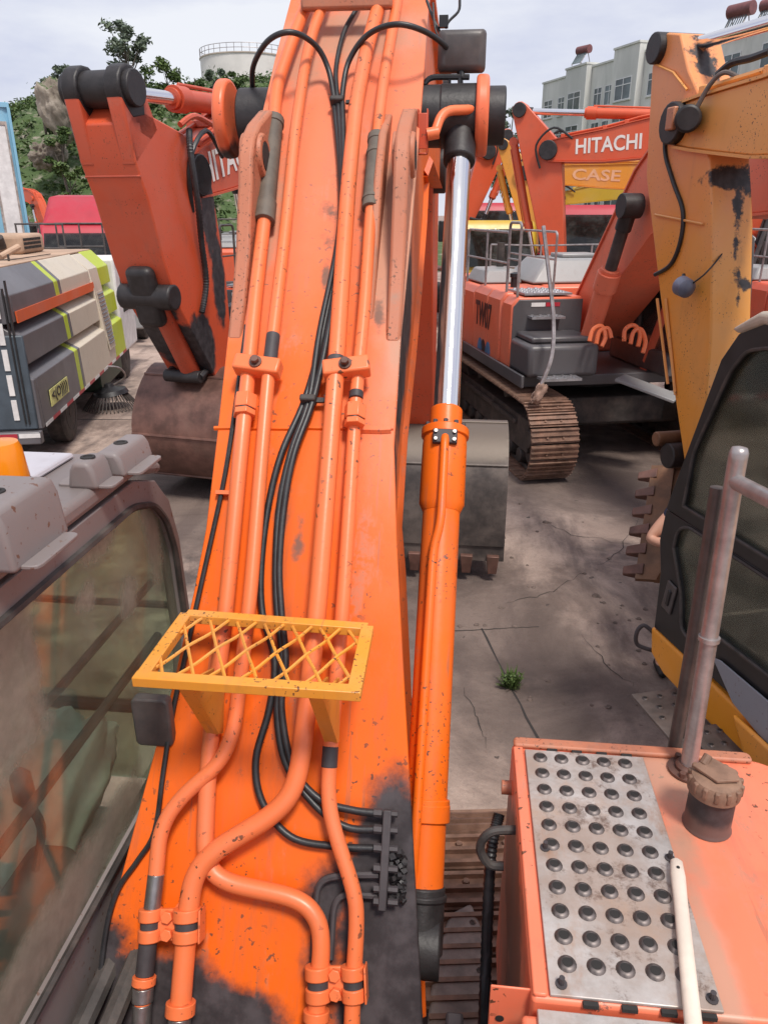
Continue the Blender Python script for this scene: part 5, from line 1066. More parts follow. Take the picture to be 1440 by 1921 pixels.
m = MB(); m.add([fc+Vector(p) for p in ((-.055, .02, .158), (.0, .055, .158), (.05, .01, .158), (.045, -.025, .158), (-.01, -.035, .158), (-.055, .02, .166), (.0, .055, .166), (.05, .01, .166), (.045, -.025, .166), (-.01, -.035, .166))], [(4, 3, 2, 1, 0), (5, 6, 7, 8, 9), (0, 1, 6, 5), (1, 2, 7, 6), (2, 3, 8, 7), (3, 4, 9, 8), (4, 0, 5, 9)]); m.cyl(fc+Vector((-.025, .03, .160)), fc+Vector((-.01, .045, .178)), .011, n=10); m.build('hasp', M['cap'], cp_, bevel=.002, world=True)
# grab rails
pb_ = onaxis(1290, 1445, 2, DZ); tp_ = onaxis(1384, 858, 0, pb_.x); q1 = onaxis(1440, 920, 0, pb_.x+.02)
m = MB(); m.tube(fillet([pb_, tp_+Vector((0, .0, -.04)), tp_+Vector((0, .0, .0))], .03, 5), .0225, 18); m.lathe(tp_, (0, 0, 1), [(.0225, -.01), (.0225, .012), (.018, .024), (.005, .028)], 18)
ra = m.build('grab_rail', M['pole'], main, world=True, smooth=60)
m = MB(); e0 = tp_+Vector((0, 0, -.06)); m.tube([e0, D(1440, 935, (q1-CC).dot(FW)), e0+(D(1440, 935, (q1-CC).dot(FW))-e0)*6], .0195, 16); m.build('side_rail', M['pole'], ra, world=True, smooth=60)
j_ = pb_.lerp(tp_, .45); m = MB(); m.cyl(j_, j_+(tp_-pb_).normalized()*.012, .0275, n=18); m.build('collar', M['pole'], ra, world=True)
m = MB(); m.lathe(pb_, (0, 0, 1), [(.055, 0), (.055, .006), (.036, .008), (.036, .018), (.030, .024)], 20); fl_ = m.build('base_flange', M['bucket'], ra, world=True)
for a in range(3): q = pb_+Vector((math.cos(a*2.1+2)*.045, math.sin(a*2.1+2)*.045, .006)); MB().cyl(q, q+Vector((0, 0, .014)), .009, n=6).build('bolt', M['bucket'], fl_, world=True)
p2 = Vector((pb_.x-.012, pb_.y+.10, DZ)); m = MB(); m.tube(fillet([p2-Vector((0, 0, .6)), p2+Vector((0, 0, .3)), p2+Vector((.0, .02, .80))], .05, 4), .019, 14); m.build('grab_rail', M['pole_dark'], main, world=True, smooth=60)
# left wall fittings of the tank
m = MB(); m.prism(rr(1.03, 1.20, 1.90, 2.03, (.015, .015, .003, .015), 4), 0, .150, .158) if False else m.hexa([(.105, 1.07, DZ-.135), (.190, 1.07, DZ-.135), (.190, 1.075, DZ-.135), (.105, 1.075, DZ-.135), (.105, 1.07, DZ-.012), (.190, 1.07, DZ-.012), (.190, 1.075, DZ-.012), (.105, 1.075, DZ-.012)]); tb_ = m.build('mounting_tab', M['deck'], main, bevel=.003, world=True)
MB().cyl((.128, 1.0695, DZ-.105), (.128, 1.068, DZ-.105), .009, n=14).build('hole', M['dark'], tb_, world=True)
cpt = [Vector((.135, 1.62, z)) for z in (1.85, 1.6, 1.3, 1.0)]; m = MB(); pts = crom([Vector((.150, 1.66, 1.93)), Vector((.128, 1.58, 1.85)), Vector((.125, 1.45, 1.6)), Vector((.12, 1.25, 1.35)), Vector((.11, 1.1, 1.1))], 30); m.tube(pts, [.017 if i % 2 else .0145 for i in range(len(pts))], 10); m.build('conduit', M['rubber'], main, world=True)
m = MB(); q = D(925, 1592, 1.98); m.tube(crom([Vector((.185, q.y+.02, q.z+.05)), q+Vector((-.01, 0, .055)), q+Vector((-.035, 0, .0)), q+Vector((-.01, 0, -.055)), q+Vector((.03, 0, -.06))], 6), .012, 9); m.build('tie_ring', M['rubber_dust'], main, world=True)
m = MB(); q = onaxis(955, 1478, 0, .18); m.cyl(q-Vector((.022, 0, 0)), q+Vector((.01, 0, 0)), .020, n=14); m.build('plug', M['lug'], main, world=True)
# ---- cream stick lying on the deck
sa, sb = onaxis(1268, 1612, 2, DZ+.025), onaxis(1300, 1921, 2, DZ+.022); dr = (sb-sa).normalized()
stick = thing('broom_handle', 'cream plastic handle lying across the edge of the perforated tread plate', 'handle', sa.lerp(sb, .5)-Vector((0, 0, .016)))
R3 = Matrix((dr.cross(Vector((0, 0, 1))), dr, Vector((0, 0, 1)))).transposed(); Lh = (sb-sa).length+.25
m = MB(); m.M = Matrix.Translation(sa) @ R3.to_4x4(); m.loft([[Vector((math.cos(a)*rx, y, math.sin(a)*rz_)) for a in [i*math.pi/6 for i in range(12)]] for y, rx, rz_ in ((0, .006, .004), (.008, .014, .009), (.05, .017, .011), (.12, .0155, .011), (.5*Lh, .0165, .012), (Lh, .018, .013))]); m.build('shaft', simple('cream_plastic', (.72, .62, .52), .55, 0, .1, 8, .1, .15), stick, world=True, smooth=50)
m = MB(); q = sa+dr*.035+Vector((0, 0, .0105)); m.cyl(q, q+Vector((0, 0, .0012)), .004, n=8); m.build('hang_hole', M['dark'], stick, world=True)
# ================================================================== neighbouring machines
def pp(px, py, loc, yaw, s, dx=0.0):
    l2 = (loc[0]+dx*math.cos(yaw), loc[1]+dx*math.sin(yaw), 0); return plane_pt(px, py, l2, yaw, s)
# excavator with the TW07 mark, facing us
excavator('orange excavator with dark TW07 on its side panel, facing us on rusty tracks', (1.9, 12.6, 0), R(195.5), dict(s=1.12, paint='tw_orange', boom_paint='tw_orange', side_text='TW07', bend=(2.3, 3.5), tip=(4.5, 3.4), arm_top=(5.1, 3.7), nose=(5.0, 1.6), bw=.66, bt=1.15, bucket=False, bc0=(1.15, 1.30), bc_rod='bucket_dark', rail_mat='pole', cyl_frac=.6))
tw = [o for o in COL.objects if o.get('label', '').startswith('orange excavator with dark TW07')][0]
for (y0, c_) in ((-.10, 'decal_blue'), (-.34, 'letter_black'), (-.50, 'decal_blue')):
    M.setdefault('decal_blue', simple('blue_decal', (.07, .20, .38), .5)); MB().prism([(y0+.12*math.cos(R(a)), 1.245+.17*math.sin(R(a))) for a in range(0, 181, 20)], 0, 1.3815, 1.3845).build('decal', M[c_], tw)
for i, (pts) in enumerate((((1105, 640), (1112, 618), (1128, 612), (1135, 632), (1128, 650)), ((1118, 645), (1124, 622), (1140, 616), (1146, 634)), ((1170, 640), (1172, 618), (1188, 610), (1200, 625), (1196, 650)), ((1182, 645), (1188, 622), (1202, 618), (1210, 640), (1205, 662)))):
    MB().tube(crom([D(x, y, 10.15) for x, y in pts], 5), .03, 7).build('hose', M['pipe'], tw, world=True)
pl_ = thing('bent_pole', 'thin grey bent pole with a rag hung over the tool box of the TW07 excavator', 'pole', D(1012, 730, 10.0))
MB().tube(crom([D(1019, 424, 10.0), D(1030, 520, 9.98), D(1038, 600, 9.95), D(1034, 670, 9.95), D(1012, 728, 10.0)], 6), .028, 7).build('shaft', M['pole'], pl_, world=True)
pillow(D(1010, 738, 10.0), (.07, .06, .13), Matrix.Rotation(.5, 3, 'Y'), 3, .12).build('rag', simple('dirty_rag', (.34, .22, .17), .9, 0, .4, 10, .4), pl_, world=True, smooth=60)
bd = MB().box(D(1215, 728, 10.4), (.85, .42, .04), Matrix.Rotation(R(-28), 3, 'Z') @ Matrix.Rotation(R(14), 3, 'Y')).build('board', M['grey_hood'], bevel=.008); tag(bd, 'pale dirty board lying under the front of the TW07 excavator', 'board')
# left machine with raised arm close to us
Ll, Ly = (-2.6, 13.5), R(170)
apoly = [(5.12, 4.06), (5.27, 3.92), (5.22, 3.62), (5.08, 3.30), (4.92, 2.75), (4.74, 2.32), (4.05, 1.40)] + circ((3.78, 1.38), .15, 8, R(-30), R(-200)) + [(3.66, 2.5), (3.80, 3.35)] + circ((4.12, 3.55), .28, 6, R(190), R(100)) + [(4.35, 3.92), (4.80, 4.0)]
M['left_arm'] = paint('left_arm_paint', (.60, .085, .03), .35, .5, fade=(.62, .17, .11), stains=[((-.3, 3.95, 3.2), (.12, .16, .5)), ((-.3, 3.85, 2.5), (.12, .14, .5)), ((0, 4.75, 2.25), (.24, .3, .22)), ((-.2, 4.3, 1.8), (.5, .25, .4)), ((0, 4.45, 1.9), (.5, .2, .35))])
lft = excavator('orange excavator left of the boom, its arm upright, its rusty bucket low', (*Ll, 0), Ly, dict(s=1.1, paint='orange_old', boom_paint='arm_red', bend=(2.0, 4.05), tip=(4.12, 3.55), arm_top=(5.16, 4.20), nose=(3.74, 1.30), aw=.58, bw=.60, bang=R(8), bwid=1.15, text='HITACHI', text_at=.62, bcyl_side=1, bucket_cyl=False, bs=1.0, cyl_frac=.62, cyl_back=.2, arm_poly=apoly, fork=[(5.272, 3.93), (5.21, 3.58), (4.78, 3.9)]))
MB().tube([(-.29, 5.165, 3.50), (.29, 5.165, 3.50)], .012, 6).build('weld_seam', M['arm_red'], lft)
MB().cyl((-.06, 4.80, 2.42), (-.06, 4.20, 1.48), .105, n=18).build('bucket_link', M['arm_red'], lft, bevel=.01); MB().cyl((-.30, 4.80, 2.40), (.30, 4.80, 2.40), .13, n=18).build('pin_boss', M['grease'], lft, bevel=.02)
MB().cyl((-.42, 3.98, 1.30), (.42, 3.98, 1.30), .13, n=18).build('pin_boss', M['grease'], lft, bevel=.02)
MB().box((0, 4.84, 2.40), (.30, .16, .62), Matrix.Rotation(R(-16), 3, 'X')).build('cylinder_well', M['grease'], lft, bevel=.07, seg=4)
for o_ in list(lft.children):
    if o_.name.startswith('arm') and not o_.name.startswith('arm_cyl'): o_.data.materials[0] = M['left_arm']
hs = [(-.34, 4.30, 3.95), (-.40, 4.42, 3.75), (-.42, 4.40, 3.3), (-.36, 4.28, 2.9), (-.34, 4.22, 2.5), (-.33, 4.35, 2.2)]
hp_ = crom(hs, 24); MB().tube(hp_, [.034 if i % 2 else .029 for i in range(len(hp_))], 9).build('corrugated_hose', M['rubber'], lft)
MB().tube(crom([(-.33, 4.45, 3.98), (-.36, 4.2, 4.08), (-.3, 3.6, 4.05), (-.2, 2.8, 4.2)], 5), .03, 8).build('hydraulic_pipe', M['arm_red'], lft)
# orange machine in the back, boom reaching left
Lb, Yb = (9.0, 20.0), R(75); q = lambda x, y: pp(x, y, Lb, Yb, 1.2)
excavator('orange excavator behind, its lettered boom reaching left below the grey flats', (*Lb, 0), Yb, dict(s=1.2, paint='orange_far', bend=q(1270, 262), tip=q(1032, 283), arm_top=q(978, 208), nose=q(1050, 560), bw=.6, bt=.98, text='HITACHI', text_at=.52, shoes=False, bucket=True, arm_belly=.1, cyl_back=.1))
# yellow machine behind that one
Lc, Yc = (13.0, 25.0), R(80); q = lambda x, y: pp(x, y, Lc, Yc, 1.15)
excavator('amber excavator whose pale lettered boom shows under the orange lettered boom', (*Lc, 0), Yc, dict(s=1.15, paint='yellow_far', bend=q(1330, 338), tip=q(985, 325), arm_top=q(945, 272), nose=q(1000, 470), bw=.5, bt=.95, text='CASE', text_mat='letter_pale', text_at=.60, shoes=False, bang=R(20), arm_belly=.2, cyl_back=.1))
Lf, Yf = (16.0, 34.0), R(84); q = lambda x, y: pp(x, y, Lf, Yf, 1.2)
excavator('lemon yellow excavator farthest back, boom tip showing below the amber boom', (*Lf, 0), Yf, dict(s=1.2, paint='lemon', bend=q(1290, 335), tip=q(1050, 372), arm_top=q(1018, 345), nose=q(1046, 470), bw=.5, bt=1.0, shoes=False, arm_belly=.2, cyl_back=.1))
# orange one seen past the chrome rod
Ld, Yd = (-6.5, 27.0), R(-78); q = lambda x, y: pp(x, y, Ld, Yd, 1.15)
excavator('orange excavator half hidden behind the chrome ram rod', (*Ld, 0), Yd, dict(s=1.15, paint='orange_far', bend=q(780, 190), tip=q(912, 285), arm_top=q(948, 255), nose=q(868, 430), bw=.55, bt=1.1, shoes=False, arm_belly=.25))
# orange machine at the right edge
excavator('orange excavator with pale hood beyond the yellow arm at the right edge', (6.6, 13.6, 0), R(188), dict(s=1.12, paint='orange_old', shoes=False, cab=False, rail_mat='pole', bend=(1.9, 3.3), tip=(3.4, 2.6), arm_top=(3.9, 2.9), nose=(3.6, 1.2), bucket=False))
# two small far machines by the rock
for i, (px, yy, yw, lb) in enumerate(((70, 46, 120, 'far orange excavator with folded arm at the foot of the rock, nearest the blue cabin'), (98, 49, 60, 'far orange excavator with folded arm at the foot of the rock, right of its twin'))):
    p = onaxis(px, 400, 1, yy); excavator(lb, (p.x, yy, 0), R(yw), dict(paint='orange_far', bend=(1.6, 4.4), tip=(4.0, 4.9), arm_top=(4.6, 5.3), nose=(3.2, 2.6), shoes=False, tracks=True, bang=R(30), group='far excavators by the rock'))
# ================================================================== yellow machine on the right: dusty arm and black cab
Yloc, Yyaw = (3.17, 3.1), R(18); AW = .36
q = lambda x, y, dx=-.18: pp(x, y, Yloc, Yyaw, 1.0, dx)
yapoly = [q(1250, 60), q(1222, 125), q(1211, 330), q(1238, 560), q(1283, 868), q(1312, 872), q(1332, 640), q(1336, 420), q(1330, 300), q(1312, 180), q(1290, 130), q(1275, 62)]
bl = q(1335, 330); M['yellow_arm'] = paint('yellow_arm_stained_shaded', (.76, .31, .04), .5, .42, fade=(.76, .45, .22), stains=[((.06, bl[0], bl[1]-.02), (.22, .22, .09)), ((.05, bl[0]-.02, bl[1]-.28), (.05, .2, .22)), ((.03, bl[0]-.02, bl[1]-.55), (.03, .2, .20)), ((.06, bl[0]-.04, bl[1]-.80), (.02, .2, .16)), ((.10, bl[0]-.05, bl[1]-.78), (.09, .2, .05)), ((0, q(1285, 85)[0]-.1, q(1285, 105)[1]), (.13, .2, .2))], namp=.30, fades=[((0, q(1280, 200)[0], q(1280, 200)[1]), (.8, .9, .9))])  # grease streaks, with the shadow under the boom joint painted as a blob
yel = excavator('yellow excavator on our right with black cab, beige roof and tall dusty arm', (*Yloc, 0), Yyaw, dict(paint='yellow_cab', boom_paint='yellow', bend=(2.0, 4.05), tip=q(1312, 232, 0), arm_top=q(1272, 92, 0), nose=q(1296, 852, 0), aw=AW, bw=.46, bt=.80, cab=False, house=False, bucket=False, shoes=False, tl=3.6, ty=-1.5, cyl_frac=.42, arm_poly=yapoly, boom_cyl=False, tip_hose=False, cyl_base=(2.2, 4.72)))
for o_ in list(yel.children):
    if o_.name.startswith('arm') and not o_.name.startswith('arm_cyl'): o_.data.materials[0] = M['yellow_arm']
M['bucket_y'] = simple('ochre_bucket', (.17, .085, .045), .6, .2, .35, 5, .3, .25)
# its bucket, tipped on edge: teeth run down towards us on its left
N_, F_ = onaxis(1192, 1085, 2, .30), onaxis(1222, 882, 2, 1.02); Lx = (F_-N_).normalized(); Ty = (-RT*.95 + Vector((0, 0, -.45))); Ty = (Ty - Lx*Ty.dot(Lx)).normalized(); Zz = Lx.cross(Ty)
tb = thing('tmp3', '', ''); yb_, _lp = bucket(tb, (0, 0), 0, (F_-N_).length, M['bucket_y'], .85, 0, 6, 1)
R4 = Matrix((Lx, Ty, Zz)).transposed().to_4x4(); R4.translation = (N_+F_)/2 - (R4.to_3x3() @ Vector((0, .74*.85, -1.13*.85)))
yb_.parent = yel; yb_.matrix_parent_inverse = WM[yel.name].inverted(); yb_.matrix_basis = R4; WM[yb_.name] = R4; bpy.data.objects.remove(tb)
MB().tube([(0, *q(1262, 835)), (0, *q(1300, 880))], .06, 10).build('link', M['yellow'], yel)
MB().cyl((-.30, *q(1252, 822)), (.24, *q(1252, 822)), .065, n=16).build('link_pin', M['bucket_y'], yel, bevel=.01)
# fittings on the yellow arm: hose, lamp, pivot cover, stains
def AL(px, py, dx=-.195): p = q(px, py, dx); return (dx, p[0], p[1])
MB().tube(crom([AL(1250, 230), AL(1247, 285), AL(1262, 340), AL(1280, 395), AL(1276, 450), AL(1258, 495), AL(1228, 515)], 7), .018, 8).build('hose', M['rubber'], yel, smooth=70)
MB().cyl(AL(1290, 222, -.20), AL(1290, 222, -.36), .10, n=24).build('pivot_cover', M['grease'], yel, bevel=.02)
MB().box(AL(1262, 222, -.28), (.07, .11, .17)).build('pivot_guard', paint('guard_paint', (.45, .18, .09), .6, .6), yel, bevel=.012)
lm_ = MB().lathe(AL(1282, 538, -.30), (0, 1, .2), [(.03, -.08), (.075, -.05), (.08, .04), (.06, .06), (.01, .065)], 18).build('work_lamp', simple('blue_grey_lamp', (.16, .18, .25), .4), yel, smooth=40)
MB().cyl(AL(1282, 538, -.30), AL(1282, 515, -.24), .015, n=8).build('stay', M['black'], lm_)
MB().tube(crom([AL(1285, 540, -.26), AL(1320, 515, -.25), AL(1352, 478, -.1), AL(1360, 460, .0)], 6), .007, 6).build('cable', M['rubber'], yel)
MB().tube([AL(1228, 402), AL(1318, 420)], .010, 6).build('weld_seam', M['yellow'], yel)
MB().tube([AL(1224, 118), AL(1262, 135), AL(1288, 168)], .010, 6).build('weld_seam', M['yellow'], yel)
MB().tube(crom([AL(1345, 140, -.15), AL(1372, 118, -.12), AL(1410, 108, -.1), AL(1445, 95, -.1)], 5), .028, 8).build('hose', M['rubber'], yel)
MB().tube(crom([AL(1300, 215, -.3), AL(1330, 160, -.25), AL(1360, 135, -.2), AL(1400, 152, -.15), AL(1445, 155, -.1)], 5), .018, 8).build('hose', M.setdefault('primer2', simple('dusty_step', (.13, .105, .095), .65, .2, .3, 8, .2, .35)), yel)
for i, (a, b) in enumerate((((1232, 560), (1252, 720)), ((1248, 560), (1266, 740)))): MB().tube([AL(*a), AL(*b)], .013, 7).build('grease_line', M['yellow'], yel)
top = (1.20, 3.04); outl = [(1.80, 1.02), (1.84, 1.35), (1.84, 1.66), (1.71, 2.28), (1.55, 2.80), (1.45, 2.94), (1.28, 3.03), (.2, 3.05), (.08, 2.95), (.02, 1.02)]
XL = -1.40
def plate(poly, x0, x1, name, mat, par, bev=.008, sm=25): return MB().prism(poly, 0, x0, x1).build(name, mat, par, bevel=bev, smooth=sm, seg=3)
M['cream_roof'] = simple('beige_roof', (.50, .44, .36), .5, 0, .15, 6, .1, .2)
ycab = plate([(.05, 2.98), (1.27, 3.0), (1.44, 2.93), (1.50, 2.95), (1.30, 3.06), (.05, 3.09)], -1.42, -.42, 'cab', M['cream_roof'], yel, .03)
w1 = [(1.67, 1.90), (1.655, 2.24), (1.46, 2.74), (1.36, 2.86), (1.20, 2.90), (.30, 2.90), (.30, 1.90)]
w2 = [(1.70, 1.62), (1.69, 1.74), (1.60, 1.80), (.30, 1.80), (.30, 1.34), (1.30, 1.30), (1.36, 1.14), (1.50, 1.16), (1.56, 1.38)]
# door leaf with two window openings: built as bars so that the openings are real
def frame_poly(out, ins, x0, x1, name, mat, par):
    """flat ring between two closed outlines of equal length"""
    n = len(out); m = MB(); m.v = [Vector((x, *p)) for x in (x0, x1) for p in out+ins]
    for k in range(n):
        j = (k+1) % n; o1 = 2*n; m.f += [[k, j, n+j, n+k], [o1+k, o1+n+k, o1+n+j, o1+j], [k, o1+k, o1+j, j], [n+k, n+j, o1+n+j, o1+n+k]]
    return m.build(name, mat, par, bevel=.006, smooth=25)
f1o = [(1.84, 1.82), (1.80, 1.96), (1.555, 2.78), (1.45, 2.93), (1.28, 3.01), (.06, 3.02), (.06, 1.82)]
door = frame_poly(f1o, w1, XL, XL+.05, 'door', M['black'], ycab)
plate(w1, XL+.022, XL+.028, 'window', M['glass_dark'], ycab, 0)
f2o = [(1.86, 1.60), (1.84, 1.815), (1.60, 1.818), (.06, 1.818), (.06, 1.04), (1.24, 1.04), (1.34, 1.02), (1.78, 1.02), (1.80, 1.40)]
f2 = frame_poly(f2o, w2, XL+.001, XL+.051, 'door', M['black'], ycab)
plate(w2, XL+.023, XL+.029, 'window', M['glass_dark'], ycab, 0)
for wl in (w1, w2):
    MB().tube(fillet([(XL-.004, *p) for p in wl]+[(XL-.004, *wl[0])], .05, 4), .010, 6).build('window_seal', M['rubber_dust'], ycab)
hd_ = MB().box((XL-.006, 1.66, 1.30), (.016, .10, .20), Matrix.Rotation(R(8), 3, 'X')).build('door_handle', M['charcoal'], ycab, bevel=.02, seg=3)
MB().box((XL-.017, 1.655, 1.30), (.014, .03, .11), Matrix.Rotation(R(8), 3, 'X')).build('grip', M['black'], hd_, bevel=.006)
for z in (1.12, 2.55): MB().cyl((XL-.012, .10, z), (XL-.012, .10, z+.12), .016, n=10).build('hinge', M['black'], ycab)
frame_poly(f1o, w1, -.47, -.42, 'side_frame', M['black'], ycab); frame_poly(f2o, w2, -.469, -.419, 'side_frame', M['black'], ycab)
m = MB(); m.hexa([(-1.36, 1.80, 1.05), (-.46, 1.80, 1.05), (-.46, 1.806, 1.05), (-1.36, 1.806, 1.05), (-1.36, 1.80, 1.7), (-.46, 1.80, 1.7), (-.46, 1.806, 1.7), (-1.36, 1.806, 1.7)]); m.build('windscreen', M['glass_dark'], ycab, smooth=0)
m = MB(); m.hexa([(-1.36, 1.80, 1.72), (-.46, 1.80, 1.72), (-.46, 1.806, 1.72), (-1.36, 1.806, 1.72), (-1.36, 1.50, 2.86), (-.46, 1.50, 2.86), (-.46, 1.506, 2.86), (-1.36, 1.506, 2.86)]); m.build('windscreen', M['glass_dark'], ycab, smooth=0)
MB().tube([(-1.36, 1.81, 1.71), (-.46, 1.81, 1.71)], .025, 8).build('screen_bar', M['black'], ycab)
MB().box2((XL+.06, .05, 1.02), (-.48, .10, 2.98)).build('rear_wall', M['black'], ycab)
MB().box2((XL+.06, .1, .98), (-.48, 1.78, 1.04)).build('cab_floor', M['interior'], ycab)
m = MB(); m.box2((-1.15, .45, 1.05), (-.7, .95, 1.5)); ys_ = m.build('seat', M['interior'], ycab, bevel=.05); MB().hexa([(-1.15, .38, 1.5), (-.7, .38, 1.5), (-.7, .55, 1.5), (-1.15, .55, 1.5), (-1.1, .22, 2.25), (-.75, .22, 2.25), (-.75, .36, 2.25), (-1.1, .36, 2.25)]).build('seat_back', M['interior'], ys_, bevel=.05)
plate([(1.36, 2.62), (1.44, 2.76), (1.20, 2.84), (.9, 2.84), (.9, 2.62)], XL+.06, -.46, 'sun_visor', M['black'], ycab)
MB().box((XL+.035, 1.35, 2.22), (.012, .22, .07), Matrix.Rotation(R(-2), 3, 'X')).build('window_latch', M['black'], ycab, bevel=.006)
# lower body: yellow skirt, grey side panel
sk = [(1.80, 1.02), (1.24, 1.015), (1.16, 1.0), (1.04, .99), (.05, .99), (.05, .72), (1.0, .76), (1.45, .76), (1.70, .80), (1.78, .86)]
plate([(1.80, 1.015), (.06, 1.015), (.06, .74), (1.60, .78), (1.76, .84)], XL-.01, -.4, 'cab_skirt', M['yellow_cab'], yel, .02)
MB().prism([(1.17, 1.18), (1.10, 1.20), (.1, 1.22), (.1, .98), (.72, .99), (.95, 1.03)], 0, XL-.022, XL-.012).build('side_panel', paint('blue_grey_panel', (.25, .27, .31), .1, .25), yel, bevel=.004)
MB().prism([(.90, 1.0), (.05, 1.02), (-.6, 1.05), (-.6, .5), (.3, .6), (.70, .78)], 0, XL-.06, XL-.025).build('cab_skirt', M['yellow_cab'], yel, bevel=.02, seg=3)
MB().box2((-1.38, -2.2, .90), (.75, 1.6, 1.01)).build('platform', M['frame'], yel, bevel=.01)
MB().box2((-1.36, -2.2, 1.01), (.72, -.2, 2.1)).build('engine_cover', M['yellow_cab'], yel, bevel=.05)
m = MB(); m.tube(crom([(XL+.02, 1.78, .96), (XL-.03, 1.84, 1.0), (XL-.07, 1.85, .95), (XL-.06, 1.84, .86), (XL+.02, 1.78, .84)], 6), .014, 9); m.build('tow_ring', M['primer'], yel, smooth=60)
# perforated walkway plates beside the cab
for (c, a, wd, ln, nx_, ny_) in ((onaxis(1285, 1365, 2, .74), R(18), .30, .70, 3, 7), (onaxis(1400, 1430, 2, .80), R(18), .34, .62, 4, 6)):
    loc_ = Matrix.Rotation(-Yyaw, 3, 'Z') @ (c - Vector((*Yloc, 0))); m = MB(); w_o = MB().box(loc_, (wd, ln, .02)).build('step_plate', M['primer2'] if 'primer2' in M else M.setdefault('primer2', simple('dusty_step', (.13, .105, .095), .65, .2, .3, 8, .2, .35)), yel, bevel=.004)
    for i in range(nx_):
        for j in range(ny_):
            if j % 2 and i == nx_-1: continue
            h = link('hole', me_d, M['primer'], w_o); h.matrix_local = Matrix.Translation(loc_+Vector((-wd/2+.06+i*(wd-.1)/max(1, nx_-1)+(.04 if j % 2 else 0), -ln/2+.06+j*(ln-.12)/(ny_-1), .010)))
            h = link('hole', me_h, M['dark'], w_o); h.matrix_local = Matrix.Translation(loc_+Vector((-wd/2+.06+i*(wd-.1)/max(1, nx_-1)+(.04 if j % 2 else 0), -ln/2+.06+j*(ln-.12)/(ny_-1), .011)))
# ================================================================== sweeper truck
sw = thing('sweeper_truck', 'street sweeper truck with grey, cream and lime ribbed side panels on the left', 'truck', (-5.78, 9.52, 0), R(14.1))
# local: +y forward, +x right (outer face of the right side at x=0)
rows = [[(-.46, 2.80), (-.17, 2.50), (-.15, 2.16), (-.30, 2.13)], [(-.30, 2.10), (-.10, 1.97), (-.08, 1.59), (-.25, 1.56)], [(-.25, 1.53), (-.02, 1.40), (0, .72), (-.28, .70)]]
M['sweep_grey'] = paint('sweeper_grey_paint', (.115, .11, .12), .15, .25, fade=(.24, .24, .26)); M['stripe_orange'] = paint('stripe_orange', (.72, .12, .03), .05, .15)
secs = [(.0, .12, 'sweep_grey'), (.13, 2.30, 'sweep_grey'), (2.305, 2.52, 'lime'), (2.525, 2.68, 'sweep_grey'), (2.685, 4.75, 'cream'), (5.50, 6.55, 'lime')]
for r_ in rows:
    for (a, b, mt) in secs: MB().prism(r_+[(-.6, r_[-1][1]), (-.6, r_[0][1])], 1, a, b).build('panel', M[mt], sw, bevel=.012, smooth=25)
MB().prism([(-.44, 2.78), (-.17, 2.52), (-.02, 1.44), (-.005, .72), (-.6, .70), (-.6, 2.78)], 1, 4.76, 5.49).build('louvre_panel', M['cream'], sw, bevel=.012)
lv = MB().box2((-.075, 4.86, 1.0), (-.065, 5.38, 2.05)); fr_ = MB().add([(-.105, 4.84, 2.1), (-.105, 5.40, 2.1), (.012, 5.40, 1.0), (.012, 4.84, 1.0), (-.095, 4.84, 2.1), (-.095, 5.40, 2.1), (.022, 5.40, 1.0), (.022, 4.84, 1.0)], [(0, 1, 2, 3), (7, 6, 5, 4), (0, 4, 5, 1), (1, 5, 6, 2), (2, 6, 7, 3), (3, 7, 4, 0)]).build('louvre_frame', M['cream'], sw)
for i in range(14):
    t = .04+.92*i/14; z = 2.1-1.1*t; x = -.095+.117*t; MB().box((x+.012, 5.12, z), (.02, .46, .022), Matrix.Rotation(R(35), 3, 'Y')).build('louvre', M['sweep_grey'], fr_)
MB().box((-.135, 2.50, 2.215), (.02, 4.7, .15), Matrix.Rotation(R(-3), 3, 'Y')).build('orange_stripe', M['stripe_orange'], sw)
MB().box2((-2.25, .02, .70), (-.55, 6.53, 2.79)).build('hopper', M['cream'], sw, bevel=.03)
M['dusty_roof'] = simple('dusty_roof', (.44, .30, .21), .8, 0, .2, 2.2, .2, .3); ro_ = MB().box2((-2.24, .05, 2.79), (-.47, 6.5, 2.82)).build('roof', M['dusty_roof'], sw, bevel=.01)
MB().cyl((-1.0, 2.6, 2.86), (-.80, 2.95, 3.0), .05, n=10).build('pipe', M['dusty_roof'], ro_)
for i, (x, y) in enumerate(((-1.3, 1.6), (-.9, 1.4), (-.75, 2.2), (-1.6, 3.2))): MB().cyl((x, y, 2.82), (x, y, 2.92), .018, n=8).build('stud', M['frame'], ro_)
MB().tube([(-1.6, 1.9, 2.84), (-.7, 2.2, 2.84), (-.6, 4.0, 2.84)], .008, 5).build('wire', M['frame'], ro_)
ec = MB().box2((-2.2, 4.2, 2.82), (-1.1, 5.6, 3.16)).build('engine_cowl', M['dusty_roof'], ro_, bevel=.08, seg=3); 
m = MB(); [m.box((-1.095, 4.3+.09*i, 2.93+.07*j), (.012, .06, .045)) for i in range(12) for j in range(3)]; m.build('cowl_holes', M['dark'], ro_, kind='stuff')
MB().cyl((-1.45, 4.15, 2.95), (-1.45, 4.05, 3.12), .09, n=14).build('exhaust', M['frame'], ro_)
